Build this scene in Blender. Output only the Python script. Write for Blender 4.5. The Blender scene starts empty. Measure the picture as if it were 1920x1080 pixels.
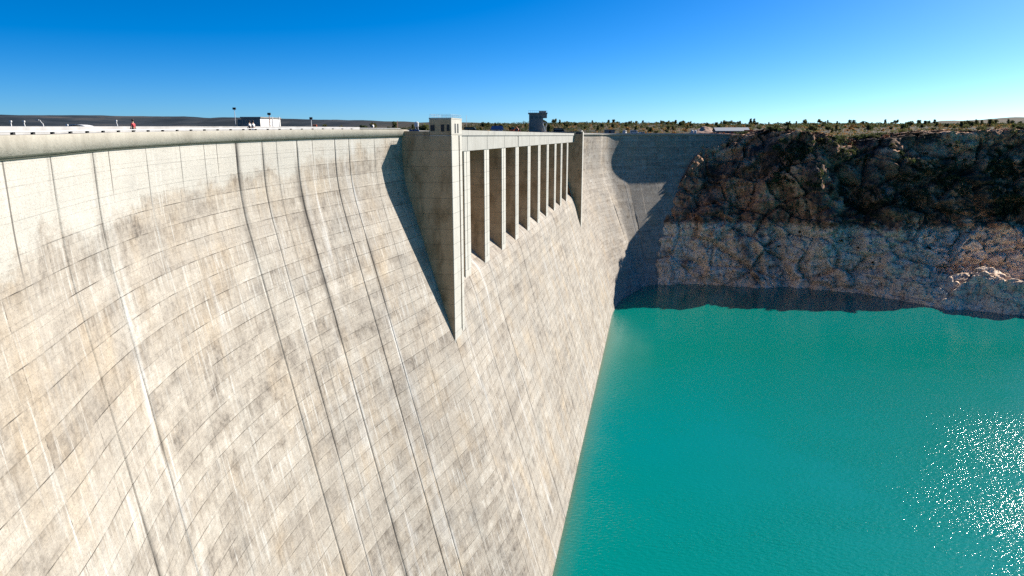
import bpy, bmesh, math, random
import numpy as np
from mathutils import Vector, Matrix
R = math.radians
rng = random.Random(7)
nrs = np.random.RandomState(11)
SC = bpy.context.scene
COL = SC.collection

# ------------------------------------------------------------------ camera, sky, sun, exposure
EYE = 78.0                      # metres above the pool
FOC, HORIZ = 1280.0, 254.0      # focal length and horizon row for a 1920 px wide picture
PITCH = math.atan((540 - HORIZ) / FOC)
cam_d = bpy.data.cameras.new('camera'); cam_d.sensor_width = 36.0; cam_d.lens = 36.0 * FOC / 1920
cam_d.clip_start = 0.5; cam_d.clip_end = 30000
cam = bpy.data.objects.new('camera', cam_d); COL.objects.link(cam)
cam.location = (0, 0, EYE); cam.rotation_euler = (R(90) - PITCH, 0, 0)
SC.camera = cam

SUN_AZ, SUN_EL = 58.0, 32.0     # azimuth clockwise from +Y
SUN = Vector((math.sin(R(SUN_AZ)) * math.cos(R(SUN_EL)), math.cos(R(SUN_AZ)) * math.cos(R(SUN_EL)), math.sin(R(SUN_EL))))
W = bpy.data.worlds.new('World'); SC.world = W; W.use_nodes = True
wt = W.node_tree; wt.nodes.clear()
sky = wt.nodes.new('ShaderNodeTexSky'); sky.sky_type = 'NISHITA'; sky.sun_disc = False
sky.sun_elevation = R(SUN_EL); sky.sun_rotation = R(SUN_AZ)
sky.altitude = 0; sky.air_density = 0.5; sky.dust_density = 0.5; sky.ozone_density = 4.0
hs = wt.nodes.new('ShaderNodeHueSaturation'); hs.inputs['Saturation'].default_value = 1.45
bg = wt.nodes.new('ShaderNodeBackground'); bg.inputs['Strength'].default_value = 0.066
wo = wt.nodes.new('ShaderNodeOutputWorld')
tint = wt.nodes.new('ShaderNodeMix'); tint.data_type = 'RGBA'; tint.blend_type = 'MULTIPLY'; tint.inputs['Factor'].default_value = 1.0; tint.inputs[7].default_value = (0.71, 0.94, 0.99, 1)
wt.links.new(sky.outputs[0], hs.inputs['Color']); wt.links.new(hs.outputs[0], tint.inputs[6]); wt.links.new(tint.outputs[2], bg.inputs['Color']); wt.links.new(bg.outputs[0], wo.inputs[0])
sun_d = bpy.data.lights.new('sun', 'SUN'); sun_d.energy = 5.0; sun_d.angle = R(0.5); sun_d.color = (1.0, 0.94, 0.85)
sun = bpy.data.objects.new('sun', sun_d); COL.objects.link(sun)
sun.rotation_euler = SUN.to_track_quat('Z', 'Y').to_euler(); sun.location = (0, 0, 300)
SC.view_settings.view_transform = 'Standard'; SC.view_settings.look = 'None'
SC.view_settings.exposure = 1.2; SC.view_settings.gamma = 1.0
SC.cycles.use_denoising = False
SC.cycles.max_bounces = 6; SC.cycles.volume_bounces = 0
SC.cycles.sample_clamp_indirect = 4.0

# ------------------------------------------------------------------ survey helpers
_s, _c = math.sin(PITCH), math.cos(PITCH)
def ray(x, y):
    a = (x - 960) / FOC; b = -(y - 540) / FOC
    return (a, _c + b * _s, b * _c - _s)
def at(x, y, Y):                # the point of sight line (x, y) that lies Y metres ahead
    d = ray(x, y); t = Y / d[1]
    return np.array([d[0] * t, Y, EYE + d[2] * t])
def atz(x, y, z=0.0):           # the point of sight line (x, y) at height z
    d = ray(x, y); t = (z - EYE) / d[2]
    return np.array([d[0] * t, d[1] * t, z])

# ------------------------------------------------------------------ object helpers
def tag(o, label=None, cat=None, group=None, kind=None):
    if label: o['label'] = label
    if cat: o['category'] = cat
    if group: o['group'] = group
    if kind: o['kind'] = kind
    return o
def empty(name, loc=(0, 0, 0), rz=0.0):
    o = bpy.data.objects.new(name, None); COL.objects.link(o)
    o.location = loc; o.rotation_euler = (0, 0, rz); o.empty_display_size = 0.5
    return o
def add(name, me, parent=None, mat=None):
    o = bpy.data.objects.new(name, me); COL.objects.link(o)
    if mat is not None:
        for m in (mat if isinstance(mat, (list, tuple)) else [mat]): me.materials.append(m)
    if parent is not None: o.parent = parent
    return o
class MB:                       # collects pieces of ONE part
    def __init__(self): self.v = []; self.f = []
    def poly(self, vs, fs):
        n = len(self.v); self.v += [tuple(map(float, p)) for p in vs]; self.f += [tuple(i + n for i in f) for f in fs]; return self
    def box(self, x0, x1, y0, y1, z0, z1):
        return self.poly([(x0, y0, z0), (x1, y0, z0), (x1, y1, z0), (x0, y1, z0), (x0, y0, z1), (x1, y0, z1), (x1, y1, z1), (x0, y1, z1)],
                         [(0, 3, 2, 1), (4, 5, 6, 7), (0, 1, 5, 4), (1, 2, 6, 5), (2, 3, 7, 6), (3, 0, 4, 7)])
    def tube(self, pts, rad, n=7):
        rads = rad if isinstance(rad, (list, tuple)) else [rad] * len(pts)
        pts = [Vector(p) for p in pts]; base = len(self.v)
        for i, p in enumerate(pts):
            t = (pts[min(i + 1, len(pts) - 1)] - pts[max(i - 1, 0)]).normalized()
            a = t.orthogonal().normalized() if abs(t.z) < 0.9 else Vector((1, 0, 0)); a = (a - t * a.dot(t)).normalized(); b = t.cross(a)
            for k in range(n):
                q = p + (a * math.cos(2 * math.pi * k / n) + b * math.sin(2 * math.pi * k / n)) * rads[i]
                self.v.append(tuple(q))
        for i in range(len(pts) - 1):
            for k in range(n):
                self.f.append((base + i * n + k, base + i * n + (k + 1) % n, base + (i + 1) * n + (k + 1) % n, base + (i + 1) * n + k))
        self.f.append(tuple(base + k for k in range(n))[::-1]); self.f.append(tuple(base + (len(pts) - 1) * n + k for k in range(n)))
        return self
    def build(self, name, mat, parent=None, bevel=0.0, smooth=False):
        me = bpy.data.meshes.new(name); me.from_pydata(self.v, [], self.f)
        bm = bmesh.new(); bm.from_mesh(me); bmesh.ops.recalc_face_normals(bm, faces=bm.faces)
        if bevel > 0: bmesh.ops.bevel(bm, geom=bm.edges[:], offset=bevel, segments=1, affect='EDGES')
        bm.to_mesh(me); bm.free()
        if smooth: me.polygons.foreach_set('use_smooth', [True] * len(me.polygons))
        return add(name, me, parent, mat)
def grid_mesh(name, P, uv=None, attrs=None, smooth=True, flip=False):
    """P: (rows, cols, 3) array -> one sheet"""
    r, c = P.shape[:2]
    me = bpy.data.meshes.new(name)
    idx = np.arange(r * c).reshape(r, c)
    q = np.stack([idx[:-1, :-1], idx[:-1, 1:], idx[1:, 1:], idx[1:, :-1]], -1).reshape(-1, 4)
    if flip: q = q[:, ::-1]
    nq = len(q)
    me.vertices.add(r * c); me.vertices.foreach_set('co', P.reshape(-1).astype(np.float32))
    me.loops.add(nq * 4); me.loops.foreach_set('vertex_index', q.reshape(-1).astype(np.int32))
    me.polygons.add(nq); me.polygons.foreach_set('loop_start', np.arange(0, nq * 4, 4, dtype=np.int32))
    if smooth: me.polygons.foreach_set('use_smooth', np.ones(nq, dtype=bool))
    me.update(calc_edges=True); me.validate()
    if uv is not None:
        l = me.uv_layers.new(name='UVMap'); l.data.foreach_set('uv', uv.reshape(-1, 2)[q.reshape(-1)].reshape(-1).astype(np.float32))
    for k, a in (attrs or {}).items():
        at_ = me.attributes.new(k, 'FLOAT', 'POINT'); at_.data.foreach_set('value', a.reshape(-1).astype(np.float32))
    return me

# ------------------------------------------------------------------ numpy noise
_perm = nrs.permutation(256); _perm = np.concatenate([_perm, _perm, _perm])
_grad = nrs.normal(size=(256, 3)); _grad /= np.linalg.norm(_grad, axis=1)[:, None]
def noise(x, y, z):
    x, y, z = np.broadcast_arrays(x, y, z)
    xi, yi, zi = np.floor(x).astype(int), np.floor(y).astype(int), np.floor(z).astype(int)
    xf, yf, zf = x - xi, y - yi, z - zi
    u, v, w = [t * t * t * (t * (t * 6 - 15) + 10) for t in (xf, yf, zf)]
    def g(i, j, k):
        h = _perm[_perm[_perm[(xi + i) & 255] + ((yi + j) & 255)] + ((zi + k) & 255)] & 255
        gr = _grad[h]
        return gr[..., 0] * (xf - i) + gr[..., 1] * (yf - j) + gr[..., 2] * (zf - k)
    L = lambda a, b, t: a + (b - a) * t
    return L(L(L(g(0, 0, 0), g(1, 0, 0), u), L(g(0, 1, 0), g(1, 1, 0), u), v), L(L(g(0, 0, 1), g(1, 0, 1), u), L(g(0, 1, 1), g(1, 1, 1), u), v), w) * 1.6
def fbm(x, y, z, o=4):
    s, a = 0, 1.0
    for i in range(o):
        s = s + a * noise(x * 2 ** i + 17.3 * i, y * 2 ** i - 9.1 * i, z * 2 ** i + 4.7 * i); a *= 0.5
    return s
def ridged(x, y, z, o=4):
    s, a = 0, 1.0
    for i in range(o):
        s = s + a * (1 - 2 * np.abs(noise(x * 2 ** i + 31.7 * i, y * 2 ** i + 5.9 * i, z * 2 ** i - 8.3 * i))); a *= 0.5
    return s
def sstep(a, b, x):
    t = np.clip((x - a) / (b - a), 0, 1); return t * t * (3 - 2 * t)

# ------------------------------------------------------------------ materials
class NT:
    def __init__(self, name):
        self.m = bpy.data.materials.new(name); self.m.use_nodes = True
        self.t = self.m.node_tree; self.b = self.t.nodes['Principled BSDF']
    def n(self, typ, **kw):
        x = self.t.nodes.new('ShaderNode' + typ)
        for k, v in kw.items(): setattr(x, k, v)
        return x
    def link(self, a, b): self.t.links.new(a, b)
    def val(self, sock, v):
        if hasattr(v, 'links'): self.link(v, sock)
        elif isinstance(v, (tuple, list)) and len(v) == 3 and sock.type == 'RGBA': sock.default_value = (*v, 1)
        else: sock.default_value = v
    def math(self, op, a, b=0.0, c=0.0, clamp=False):
        x = self.n('Math', operation=op, use_clamp=clamp); self.val(x.inputs[0], a); self.val(x.inputs[1], b); self.val(x.inputs[2], c); return x.outputs[0]
    def ramp(self, f, stops, interp='LINEAR'):
        x = self.n('ValToRGB'); x.color_ramp.interpolation = interp; self.val(x.inputs[0], f)
        e = x.color_ramp.elements
        while len(e) < len(stops): e.new(0.5)
        for i, (p, c) in enumerate(stops):
            e[i].position = p; e[i].color = (c, c, c, 1) if isinstance(c, (int, float)) else (*c, 1)
        return x.outputs[0]
    def mix(self, f, a, b, mode='MIX'):
        x = self.n('Mix', data_type='RGBA', blend_type=mode); self.val(x.inputs['Factor'], f)
        self.val(x.inputs[6], a); self.val(x.inputs[7], b); return x.outputs[2]
    def noise(self, vec, scale, detail=4, rough=0.55, dist=0.0, dims='3D'):
        x = self.n('TexNoise', noise_dimensions=dims); self.val(x.inputs['Vector'], vec)
        x.inputs['Scale'].default_value = scale; x.inputs['Detail'].default_value = detail; x.inputs['Roughness'].default_value = rough; x.inputs['Distortion'].default_value = dist
        return x.outputs[0]
    def mapping(self, vec, sc=(1, 1, 1), loc=(0, 0, 0), rot=(0, 0, 0)):
        x = self.n('Mapping'); self.val(x.inputs[0], vec); x.inputs['Scale'].default_value = sc; x.inputs['Location'].default_value = loc; x.inputs['Rotation'].default_value = rot
        return x.outputs[0]
    def brick(self, vec, w, h, mortar, off=0.5, smooth=0.1):
        x = self.n('TexBrick'); self.val(x.inputs['Vector'], vec); x.offset = off; x.squash = 1
        x.inputs['Color1'].default_value = (0, 0, 0, 1); x.inputs['Color2'].default_value = (1, 1, 1, 1); x.inputs['Mortar'].default_value = (0.5, 0.5, 0.5, 1)
        x.inputs['Scale'].default_value = 1; x.inputs['Mortar Size'].default_value = mortar; x.inputs['Mortar Smooth'].default_value = smooth
        x.inputs['Brick Width'].default_value = w; x.inputs['Row Height'].default_value = h
        return x.outputs['Color'], x.outputs['Fac']
    def attr(self, name):
        x = self.n('Attribute', attribute_name=name); return x.outputs['Fac']
    def pos(self): return self.n('NewGeometry').outputs['Position']
    def uv(self): return self.n('TexCoord').outputs['UV']
    def bump(self, h, strength=0.5, dist=0.1, normal=None):
        x = self.n('Bump'); x.inputs['Strength'].default_value = strength; x.inputs['Distance'].default_value = dist; self.val(x.inputs['Height'], h)
        if normal is not None: self.link(normal, x.inputs['Normal'])
        return x.outputs[0]
    def out(self, col, rough=0.9, normal=None, spec=0.2, metal=0.0):
        self.val(self.b.inputs['Base Color'], col); self.val(self.b.inputs['Roughness'], rough)
        self.b.inputs['Specular IOR Level'].default_value = spec; self.b.inputs['Metallic'].default_value = metal
        if normal is not None: self.link(normal, self.b.inputs['Normal'])
        return self.m

def plain(name, col, rough=0.7, var=0.25, scale=1.5, spec=0.3, metal=0.0):
    t = NT(name); p = t.n('TexCoord').outputs['Object']
    n = t.noise(p, scale, 5)
    f = t.ramp(n, [(0.3, 1 - var), (0.7, 1 + var)])
    return t.out(t.mix(1.0, col, f, 'MULTIPLY'), rough, t.bump(n, 0.15, 0.05), spec, metal)

def face_concrete():
    """weathered dam face; UV = metres along the crest, metres down the face"""
    t = NT('weathered_dam_concrete'); uv = t.uv()
    wob = t.noise(uv, 0.35, 3)
    big = t.noise(uv, 0.045, 5, 0.6)
    mid = t.noise(uv, 0.42, 8, 0.74, 0.3)
    fine = t.noise(uv, 2.6, 8, 0.78)
    grain = t.noise(uv, 9.0, 4, 0.7)
    streak = t.noise(t.mapping(uv, (2.3, 0.16, 1)), 1.0, 7, 0.68)
    band = t.noise(t.mapping(uv, (0.10, 0.55, 1), (3, 1, 0)), 1.0, 8, 0.72, 0.2)
    streak2 = t.noise(t.mapping(uv, (2.6, 0.16, 1), (31, 7, 0)), 1.0, 5, 0.65)
    liftc, liftm = t.brick(uv, 13.1, 1.62, 0.026, 0.43, 0.1)
    panc, panm = t.brick(t.mapping(uv, (1, 1, 1), (0.7, 0.3, 0)), 2.45, 0.81, 0.010, 0.37, 0.2)
    pan2c, pan2m = t.brick(t.mapping(uv, (1, 1, 1), (4.1, 0, 0)), 4.9, 3.24, 0.016, 0.61, 0.2)
    # tone of each pour and form panel
    tone = t.math('ADD', t.math('MULTIPLY', liftc, 0.19), t.math('MULTIPLY', pan2c, 0.11))
    tone = t.math('ADD', tone, t.math('MULTIPLY', panc, 0.10))
    tone = t.math('ADD', tone, t.math('MULTIPLY', t.math('SUBTRACT', big, 0.5), 0.45))
    tone = t.math('ADD', tone, t.math('MULTIPLY', t.math('MULTIPLY', t.math('SUBTRACT', mid, 0.5), t.ramp(t.noise(t.mapping(uv, (1, 1, 1), (77, 3, 0)), 0.06, 3), [(0.38, 0.35), (0.6, 1.75)])), 1.0))
    tone = t.math('ADD', tone, t.math('MULTIPLY', t.math('SUBTRACT', streak, 0.5), 0.42))
    tone = t.math('ADD', tone, t.math('MULTIPLY', t.math('SUBTRACT', band, 0.5), 0.65))
    tone = t.math('ADD', tone, t.math('MULTIPLY', t.math('SUBTRACT', fine, 0.5), 1.15))
    tone = t.math('ADD', tone, 0.345, clamp=True)
    col = t.ramp(tone, [(0.08, (0.115, 0.098, 0.083)), (0.3, (0.235, 0.203, 0.170)), (0.5, (0.33, 0.289, 0.242)), (0.72, (0.405, 0.358, 0.300)), (0.95, (0.50, 0.458, 0.40))])
    # runs that start at the lift joints
    sp_ = t.n('SeparateXYZ'); t.link(uv, sp_.inputs[0])
    def drips(pitch, uscale, seed, lo, hi):
        v_ = t.math('DIVIDE', t.math('ADD', sp_.outputs[1], t.math('MULTIPLY', t.math('SUBTRACT', wob, 0.5), 0.3)), pitch)
        cb = t.n('CombineXYZ'); t.link(t.math('MULTIPLY', sp_.outputs[0], uscale), cb.inputs[0]); t.link(t.math('MULTIPLY', t.math('FLOOR', v_), 7.31 + seed), cb.inputs[1]); cb.inputs[2].default_value = seed
        nn_ = t.noise(cb.outputs[0], 1.0, 5, 0.65)
        ln = t.math('MULTIPLY', t.math('SUBTRACT', nn_, lo), 1.0 / (hi - lo))
        return t.math('MULTIPLY', t.math('SUBTRACT', ln, t.math('FRACT', v_)), 3.0, clamp=True)
    dr1 = drips(3.24, 1.1, 3.0, 0.46, 0.80); dr2 = drips(4.86, 2.0, 11.0, 0.50, 0.78); dr3 = drips(1.62, 2.6, 23.0, 0.5, 0.85)
    col = t.mix(t.math('MULTIPLY', dr1, 0.5), col, t.mix(1.0, col, (0.56, 0.52, 0.48), 'MULTIPLY'))
    col = t.mix(t.math('MULTIPLY', dr3, 0.42), col, t.mix(1.0, col, (0.60, 0.57, 0.54), 'MULTIPLY'))
    col = t.mix(t.math('MULTIPLY', t.math('MULTIPLY', dr2, t.ramp(big, [(0.42, 0.0), (0.58, 1.0)])), 0.7), col, (0.50, 0.475, 0.43))
    # warm and grey patches
    hue = t.noise(t.mapping(uv, (1, 0.6, 1), (50, 20, 0)), 0.16, 5, 0.6)
    col = t.mix(t.ramp(hue, [(0.52, 0.0), (0.72, 0.55)]), col, t.mix(1.0, col, (1.12, 0.96, 0.74), 'MULTIPLY'))
    col = t.mix(t.ramp(hue, [(0.28, 0.6), (0.46, 0.0)]), col, t.mix(1.0, col, (0.92, 0.98, 1.04), 'MULTIPLY'))
    # lime wash and runs
    sep = t.n('SeparateXYZ'); t.link(uv, sep.inputs[0]); D = sep.outputs[1]
    lime = t.math('MULTIPLY', t.ramp(streak2, [(0.54, 0.0), (0.68, 0.9)]), t.ramp(t.noise(uv, 0.12, 4), [(0.45, 0.0), (0.56, 1.0)]))
    col = t.mix(lime, col, (0.54, 0.52, 0.48))
    # broken dark lift joints, thin panel joints
    brk = t.ramp(t.noise(t.mapping(uv, (0.35, 3.0, 1)), 1.0, 4), [(0.46, 0.08), (0.58, 1.0)])
    col = t.mix(t.math('MULTIPLY', liftm, brk), col, (0.06, 0.05, 0.042))
    brk2 = t.ramp(t.noise(uv, 0.5, 3), [(0.45, 0.0), (0.7, 0.5)])
    col = t.mix(t.math('MULTIPLY', panm, brk2), col, (0.17, 0.15, 0.13))
    col = t.mix(t.math('MULTIPLY', pan2m, brk2), col, (0.14, 0.12, 0.10))
    # pale whitewashed band under the crest
    wash = t.attr('wash')
    wn = t.math('ADD', wash, t.math('MULTIPLY', t.math('SUBTRACT', t.noise(t.mapping(uv, (0.22, 0.3, 1)), 1.0, 8, 0.72), 0.5), 2.6))
    wf = t.ramp(wn, [(0.30, 0.0), (0.70, 0.72)])
    col = t.mix(wf, col, t.mix(fine, (0.43, 0.405, 0.355), (0.54, 0.52, 0.475)))
    # seepage along the contraction joints: dark algae or white lime
    jd = t.attr('joint_dark'); jt = t.attr('joint_top'); jw = t.attr('joint_white')
    run = t.noise(t.mapping(uv, (0.9, 0.11, 1), (9, 3, 0)), 1.0, 5, 0.6)
    part = t.noise(t.mapping(uv, (0.35, 0.045, 1), (17, 5, 0)), 1.0, 3, 0.6)
    on_d = t.ramp(part, [(0.46, 0.05), (0.54, 1.0)]); on_w = t.ramp(part, [(0.46, 1.0), (0.56, 0.0)])
    jd = t.math('MULTIPLY', jd, on_d); jw = t.math('MULTIPLY', jw, on_w)
    col = t.mix(t.math('MULTIPLY', jw, t.ramp(run, [(0.46, 0.0), (0.62, 0.9)])), col, (0.58, 0.57, 0.55))
    col = t.mix(t.math('MULTIPLY', jd, t.ramp(run, [(0.44, 0.95), (0.62, 0.18)])), col, (0.06, 0.052, 0.046))
    col = t.mix(t.math('MULTIPLY', jt, 0.75), col, (0.05, 0.045, 0.04))
    col = t.mix(t.ramp(grain, [(0.36, 0.4), (0.5, 0.0)]), col, (0.16, 0.145, 0.125))
    h = t.math('ADD', t.math('MULTIPLY', fine, 0.6), t.math('MULTIPLY', grain, 0.35))
    h = t.math('SUBTRACT', h, t.math('MULTIPLY', liftm, 0.9)); h = t.math('ADD', h, t.math('MULTIPLY', panc, 0.22))
    h = t.math('ADD', h, t.math('MULTIPLY', liftc, 0.5)); h = t.math('SUBTRACT', h, t.math('MULTIPLY', panm, 0.25))
    col = t.mix(1.0, col, (0.80, 0.80, 0.80), 'MULTIPLY')
    return t.out(col, 0.93, t.bump(h, 0.6, 0.10), 0.15)

def solid_concrete(name, c0, c1, lift=1.5, stain=0.6, stain_col=(0.12, 0.085, 0.05)):
    """cast concrete of piers, beams and parapets; world metres"""
    t = NT(name); p = t.pos()
    mid = t.noise(p, 0.35, 5, 0.65); fine = t.noise(p, 3.0, 6, 0.7)
    streak = t.noise(t.mapping(p, (1.4, 1.4, 0.09)), 1.0, 5, 0.62)
    sep = t.n('SeparateXYZ'); t.link(p, sep.inputs[0]); z = sep.outputs[2]
    zz = t.math('DIVIDE', t.math('ADD', z, t.math('MULTIPLY', t.noise(p, 0.6, 2), 0.12)), lift)
    fr = t.math('FRACT', zz); line = t.ramp(fr, [(0.0, 1.0), (0.035, 0.0), (0.97, 0.0), (1.0, 1.0)])
    lay = t.n('TexWhiteNoise', noise_dimensions='1D'); t.link(t.math('FLOOR', zz), lay.inputs['W'])
    f = t.math('ADD', t.math('MULTIPLY', mid, 0.8), t.math('MULTIPLY', streak, 0.6)); f = t.math('ADD', f, t.math('MULTIPLY', fine, 0.45))
    f = t.math('ADD', f, t.math('MULTIPLY', lay.outputs[0], 0.2)); f = t.math('SUBTRACT', f, 0.53, clamp=True)
    col = t.mix(f, c0, c1)
    st = t.math('MULTIPLY', t.ramp(t.noise(t.mapping(p, (0.5, 0.5, 0.22), (3, 8, 1)), 1.0, 5, 0.65), [(0.46, 0.0), (0.66, 1.0)]), stain)
    col = t.mix(st, col, stain_col)
    col = t.mix(t.math('MULTIPLY', line, 0.45), col, (0.09, 0.08, 0.07))
    h = t.math('SUBTRACT', fine, t.math('MULTIPLY', line, 0.6))
    col = t.mix(1.0, col, (0.80, 0.80, 0.80), 'MULTIPLY')
    return t.out(col, 0.93, t.bump(h, 0.5, 0.06), 0.15)

M = {}
M['face'] = face_concrete()
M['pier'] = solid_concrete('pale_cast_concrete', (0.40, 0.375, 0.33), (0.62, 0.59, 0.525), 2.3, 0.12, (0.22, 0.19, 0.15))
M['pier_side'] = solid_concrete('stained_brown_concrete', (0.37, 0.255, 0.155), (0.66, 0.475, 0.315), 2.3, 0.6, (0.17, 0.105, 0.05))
M['beam'] = solid_concrete('grey_beam_concrete', (0.29, 0.28, 0.255), (0.46, 0.445, 0.405), 5.0, 0.25, (0.17, 0.15, 0.12))
M['parapet'] = solid_concrete('parapet_concrete', (0.31, 0.28, 0.232), (0.50, 0.455, 0.385), 5.0, 0.3, (0.17, 0.145, 0.11))
M['grime_shade'] = plain('grimy_shade_ledge', (0.05, 0.052, 0.038), 0.95, 0.4, 1.2)  # grime, made darker to carry the shadow under the parapet overhang
M['white_wall'] = plain('white_painted_wall', (0.34, 0.33, 0.315), 0.7, 0.2, 0.8)
M['deck'] = plain('deck_asphalt', (0.06, 0.06, 0.062), 0.9, 0.2, 2.0)
M['dark'] = plain('dark_opening', (0.015, 0.017, 0.02), 0.6, 0.2)
M['glass'] = plain('dark_window_glass', (0.02, 0.03, 0.04), 0.15, 0.2, 1.0, 0.5)
M['steel'] = plain('weathered_gate_steel', (0.09, 0.085, 0.08), 0.6, 0.3, 0.6)
M['rust'] = plain('red_brown_paint', (0.25, 0.09, 0.06), 0.6, 0.3)
M['wpaint'] = plain('white_paint', (0.5, 0.5, 0.485), 0.5, 0.08)
M['gpaint'] = plain('galvanised_grey', (0.35, 0.36, 0.37), 0.5, 0.15, 2.0, 0.4)
M['blue'] = plain('blue_paint', (0.03, 0.085, 0.2), 0.4, 0.15)
M['orange'] = plain('orange_paint', (0.62, 0.13, 0.04), 0.45, 0.15)
M['tyre'] = plain('black_rubber', (0.02, 0.02, 0.02), 0.8, 0.2)
M['shed'] = plain('grey_blue_wall', (0.21, 0.195, 0.175), 0.85, 0.2, 1.0)
M['shed_end'] = plain('pale_rendered_wall', (0.62, 0.60, 0.56), 0.85, 0.1, 1.0)
M['skin'] = plain('skin', (0.42, 0.25, 0.17), 0.6, 0.05)
M['red_cloth'] = plain('red_shirt', (0.4, 0.05, 0.06), 0.9, 0.1)
M['dark_cloth'] = plain('dark_trousers', (0.03, 0.035, 0.05), 0.9, 0.1)
M['pale_cloth'] = plain('pale_shirt', (0.6, 0.6, 0.58), 0.9, 0.1)
M['hair'] = plain('dark_hair', (0.02, 0.015, 0.012), 0.7, 0.2)
M['mound'] = plain('bare_red_soil', (0.36, 0.235, 0.17), 0.95, 0.25, 0.15)
M['trunk'] = plain('bark', (0.10, 0.075, 0.055), 0.9, 0.25)
def leaf(name, a, b):
    t = NT(name); n = t.noise(t.n('TexCoord').outputs['Object'], 1.6, 3)
    inf = t.n('ObjectInfo').outputs['Random']
    c = t.mix(t.ramp(n, [(0.35, 0.0), (0.65, 1.0)]), a, b)
    c = t.mix(1.0, c, t.ramp(inf, [(0.0, (0.75, 0.7, 0.65)), (0.5, (1.0, 1.0, 1.0)), (1.0, (1.35, 1.15, 0.95))]), 'MULTIPLY')
    t.out(c, 0.8, None, 0.15)
    tr = t.n('BsdfTranslucent'); t.link(t.mix(1.0, c, (1.25, 1.15, 0.8), 'MULTIPLY'), tr.inputs['Color'])
    ms = t.n('MixShader'); ms.inputs[0].default_value = 0.42; t.link(t.b.outputs[0], ms.inputs[1]); t.link(tr.outputs[0], ms.inputs[2])
    t.link(ms.outputs[0], t.t.nodes['Material Output'].inputs['Surface']); return t.m
M['leaf_green'] = leaf('dusty_green_leaf', (0.045, 0.062, 0.028), (0.115, 0.125, 0.06))
M['leaf_dry'] = leaf('dry_brown_leaf', (0.17, 0.10, 0.045), (0.34, 0.205, 0.10))
M['leaf_dark'] = leaf('dark_green_leaf', (0.025, 0.04, 0.022), (0.06, 0.08, 0.038))

# ------------------------------------------------------------------ dam plan (crest line of the downstream face)
E2 = np.array([0.198, 0.9802]); N2 = np.array([0.9802, -0.198])      # along / out of the straight spillway
P0 = np.array([-7.62, 117.62])                                       # first pier, front centre line
def sp(s, o, z=0.0):                                                 # spillway frame -> world; o = metres out of the pier fronts
    q = P0 + s * E2 + o * N2; return np.array([q[0], q[1], EYE + z])
CREST_O = -5.35
def catmull(P, n=40):
    P = np.array(P, float); Q = np.vstack([2 * P[0] - P[1], P, 2 * P[-1] - P[-2]]); out = []
    for i in range(1, len(Q) - 2):
        t = np.linspace(0, 1, n, endpoint=False)[:, None]
        a, b, c, d = Q[i - 1], Q[i], Q[i + 1], Q[i + 2]
        out.append(0.5 * (2 * b + (c - a) * t + (2 * a - 5 * b + 4 * c - d) * t ** 2 + (3 * b - a - 3 * c + d) * t ** 3))
    out.append(P[-1][None]); return np.vstack(out)
S_L, S_R = -16.5, 160.4                                              # outer faces of the two pylons
rootL = sp(S_L, CREST_O)[:2]; rootR = sp(S_R + 6, CREST_O)[:2]
left = catmull([(-11.5, -18), (-15.5, 0), (-18.6, 14), (-21.5, 28), (-23.3, 35), (-24.9, 43), (-25.7, 50.4), (-25.7, 58.5), (-25.0, 66), (-23.6, 74), (-21.7, 82), (-19.5, 90), (-17.8, 96), tuple(rootL)])
BEND = np.array([49.7, 368.6]); BH = R(62)
far_end = BEND + 100 * np.array([math.sin(BH), math.cos(BH)])
b0 = BEND - 13 * np.array([math.sin(R(19)), math.cos(R(19))]); b1 = BEND + 13 * np.array([math.sin(BH), math.cos(BH)])
right = np.vstack([catmull([tuple(rootR), (24.5, 303), (32.5, 332), tuple(b0)]), catmull([tuple(b0 + (BEND - b0) * 0.3), tuple((b0 + 2 * BEND + b1) / 4), tuple(b1)], 12), far_end[None]])
plan = np.vstack([left, right])
seg = np.r_[0, np.cumsum(np.linalg.norm(np.diff(plan, axis=0), axis=1))]
keep = np.r_[True, np.diff(seg) > 1e-4]; plan = plan[keep]; seg = seg[keep]
T_L = seg[np.argmin(np.linalg.norm(plan - rootL, axis=1))]           # chainage of the left pylon's root
T_R = seg[np.argmin(np.linalg.norm(plan - rootR, axis=1))]
T_END = seg[-1]
def crest(t, off=0.0):
    t = np.asarray(t, float)
    x = np.interp(t, seg, plan[:, 0]); y = np.interp(t, seg, plan[:, 1])
    h = 0.8
    dx = np.interp(t + h, seg, plan[:, 0]) - np.interp(t - h, seg, plan[:, 0]); dy = np.interp(t + h, seg, plan[:, 1]) - np.interp(t - h, seg, plan[:, 1])
    l = np.hypot(dx, dy); dx, dy = dx / l, dy / l
    return x + dy * off, y - dx * off, dy, -dx                       # point moved 'off' metres out of the face, and the outward normal
def ztop(t):                                                         # parapet top: the crest climbs slightly towards the spillway
    x, y, _, _ = crest(t)
    return EYE + np.interp(y, [-20, 28, 35, 43, 50, 58, 72, 82, 101], [-0.15, 0.0, 0.05, 0.18, 0.26, 0.38, 0.56, 0.70, 0.85])
PAR = 1.0
def prof(D):                                                         # how far the face leans out, D metres below the crest
    D = np.asarray(D, float)
    return np.where(D < 3, 0, np.where(D < 9, 0.3 * (D - 3) ** 2 / 12, 0.3 * (D - 6)))

dam = empty('concrete_dam', (float(rootL[0]), float(rootL[1]), 0))
tag(dam, 'huge curved concrete dam with stained sloping face above the green pool', 'dam')
def dadd(name, me, mat=None, parent=dam):
    o = add(name, me, None, mat); o.parent = parent; o.matrix_parent_inverse = Matrix.Translation(-Vector(dam.location)); return o
class DMB(MB):
    def put(self, name, mat, parent=None, bevel=0.0):
        o = MB.build(self, name, mat, None, bevel); o.parent = parent or dam
        o.matrix_parent_inverse = Matrix.Translation(-Vector(dam.location)) if parent is None else Matrix.Identity(4)
        return o

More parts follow.
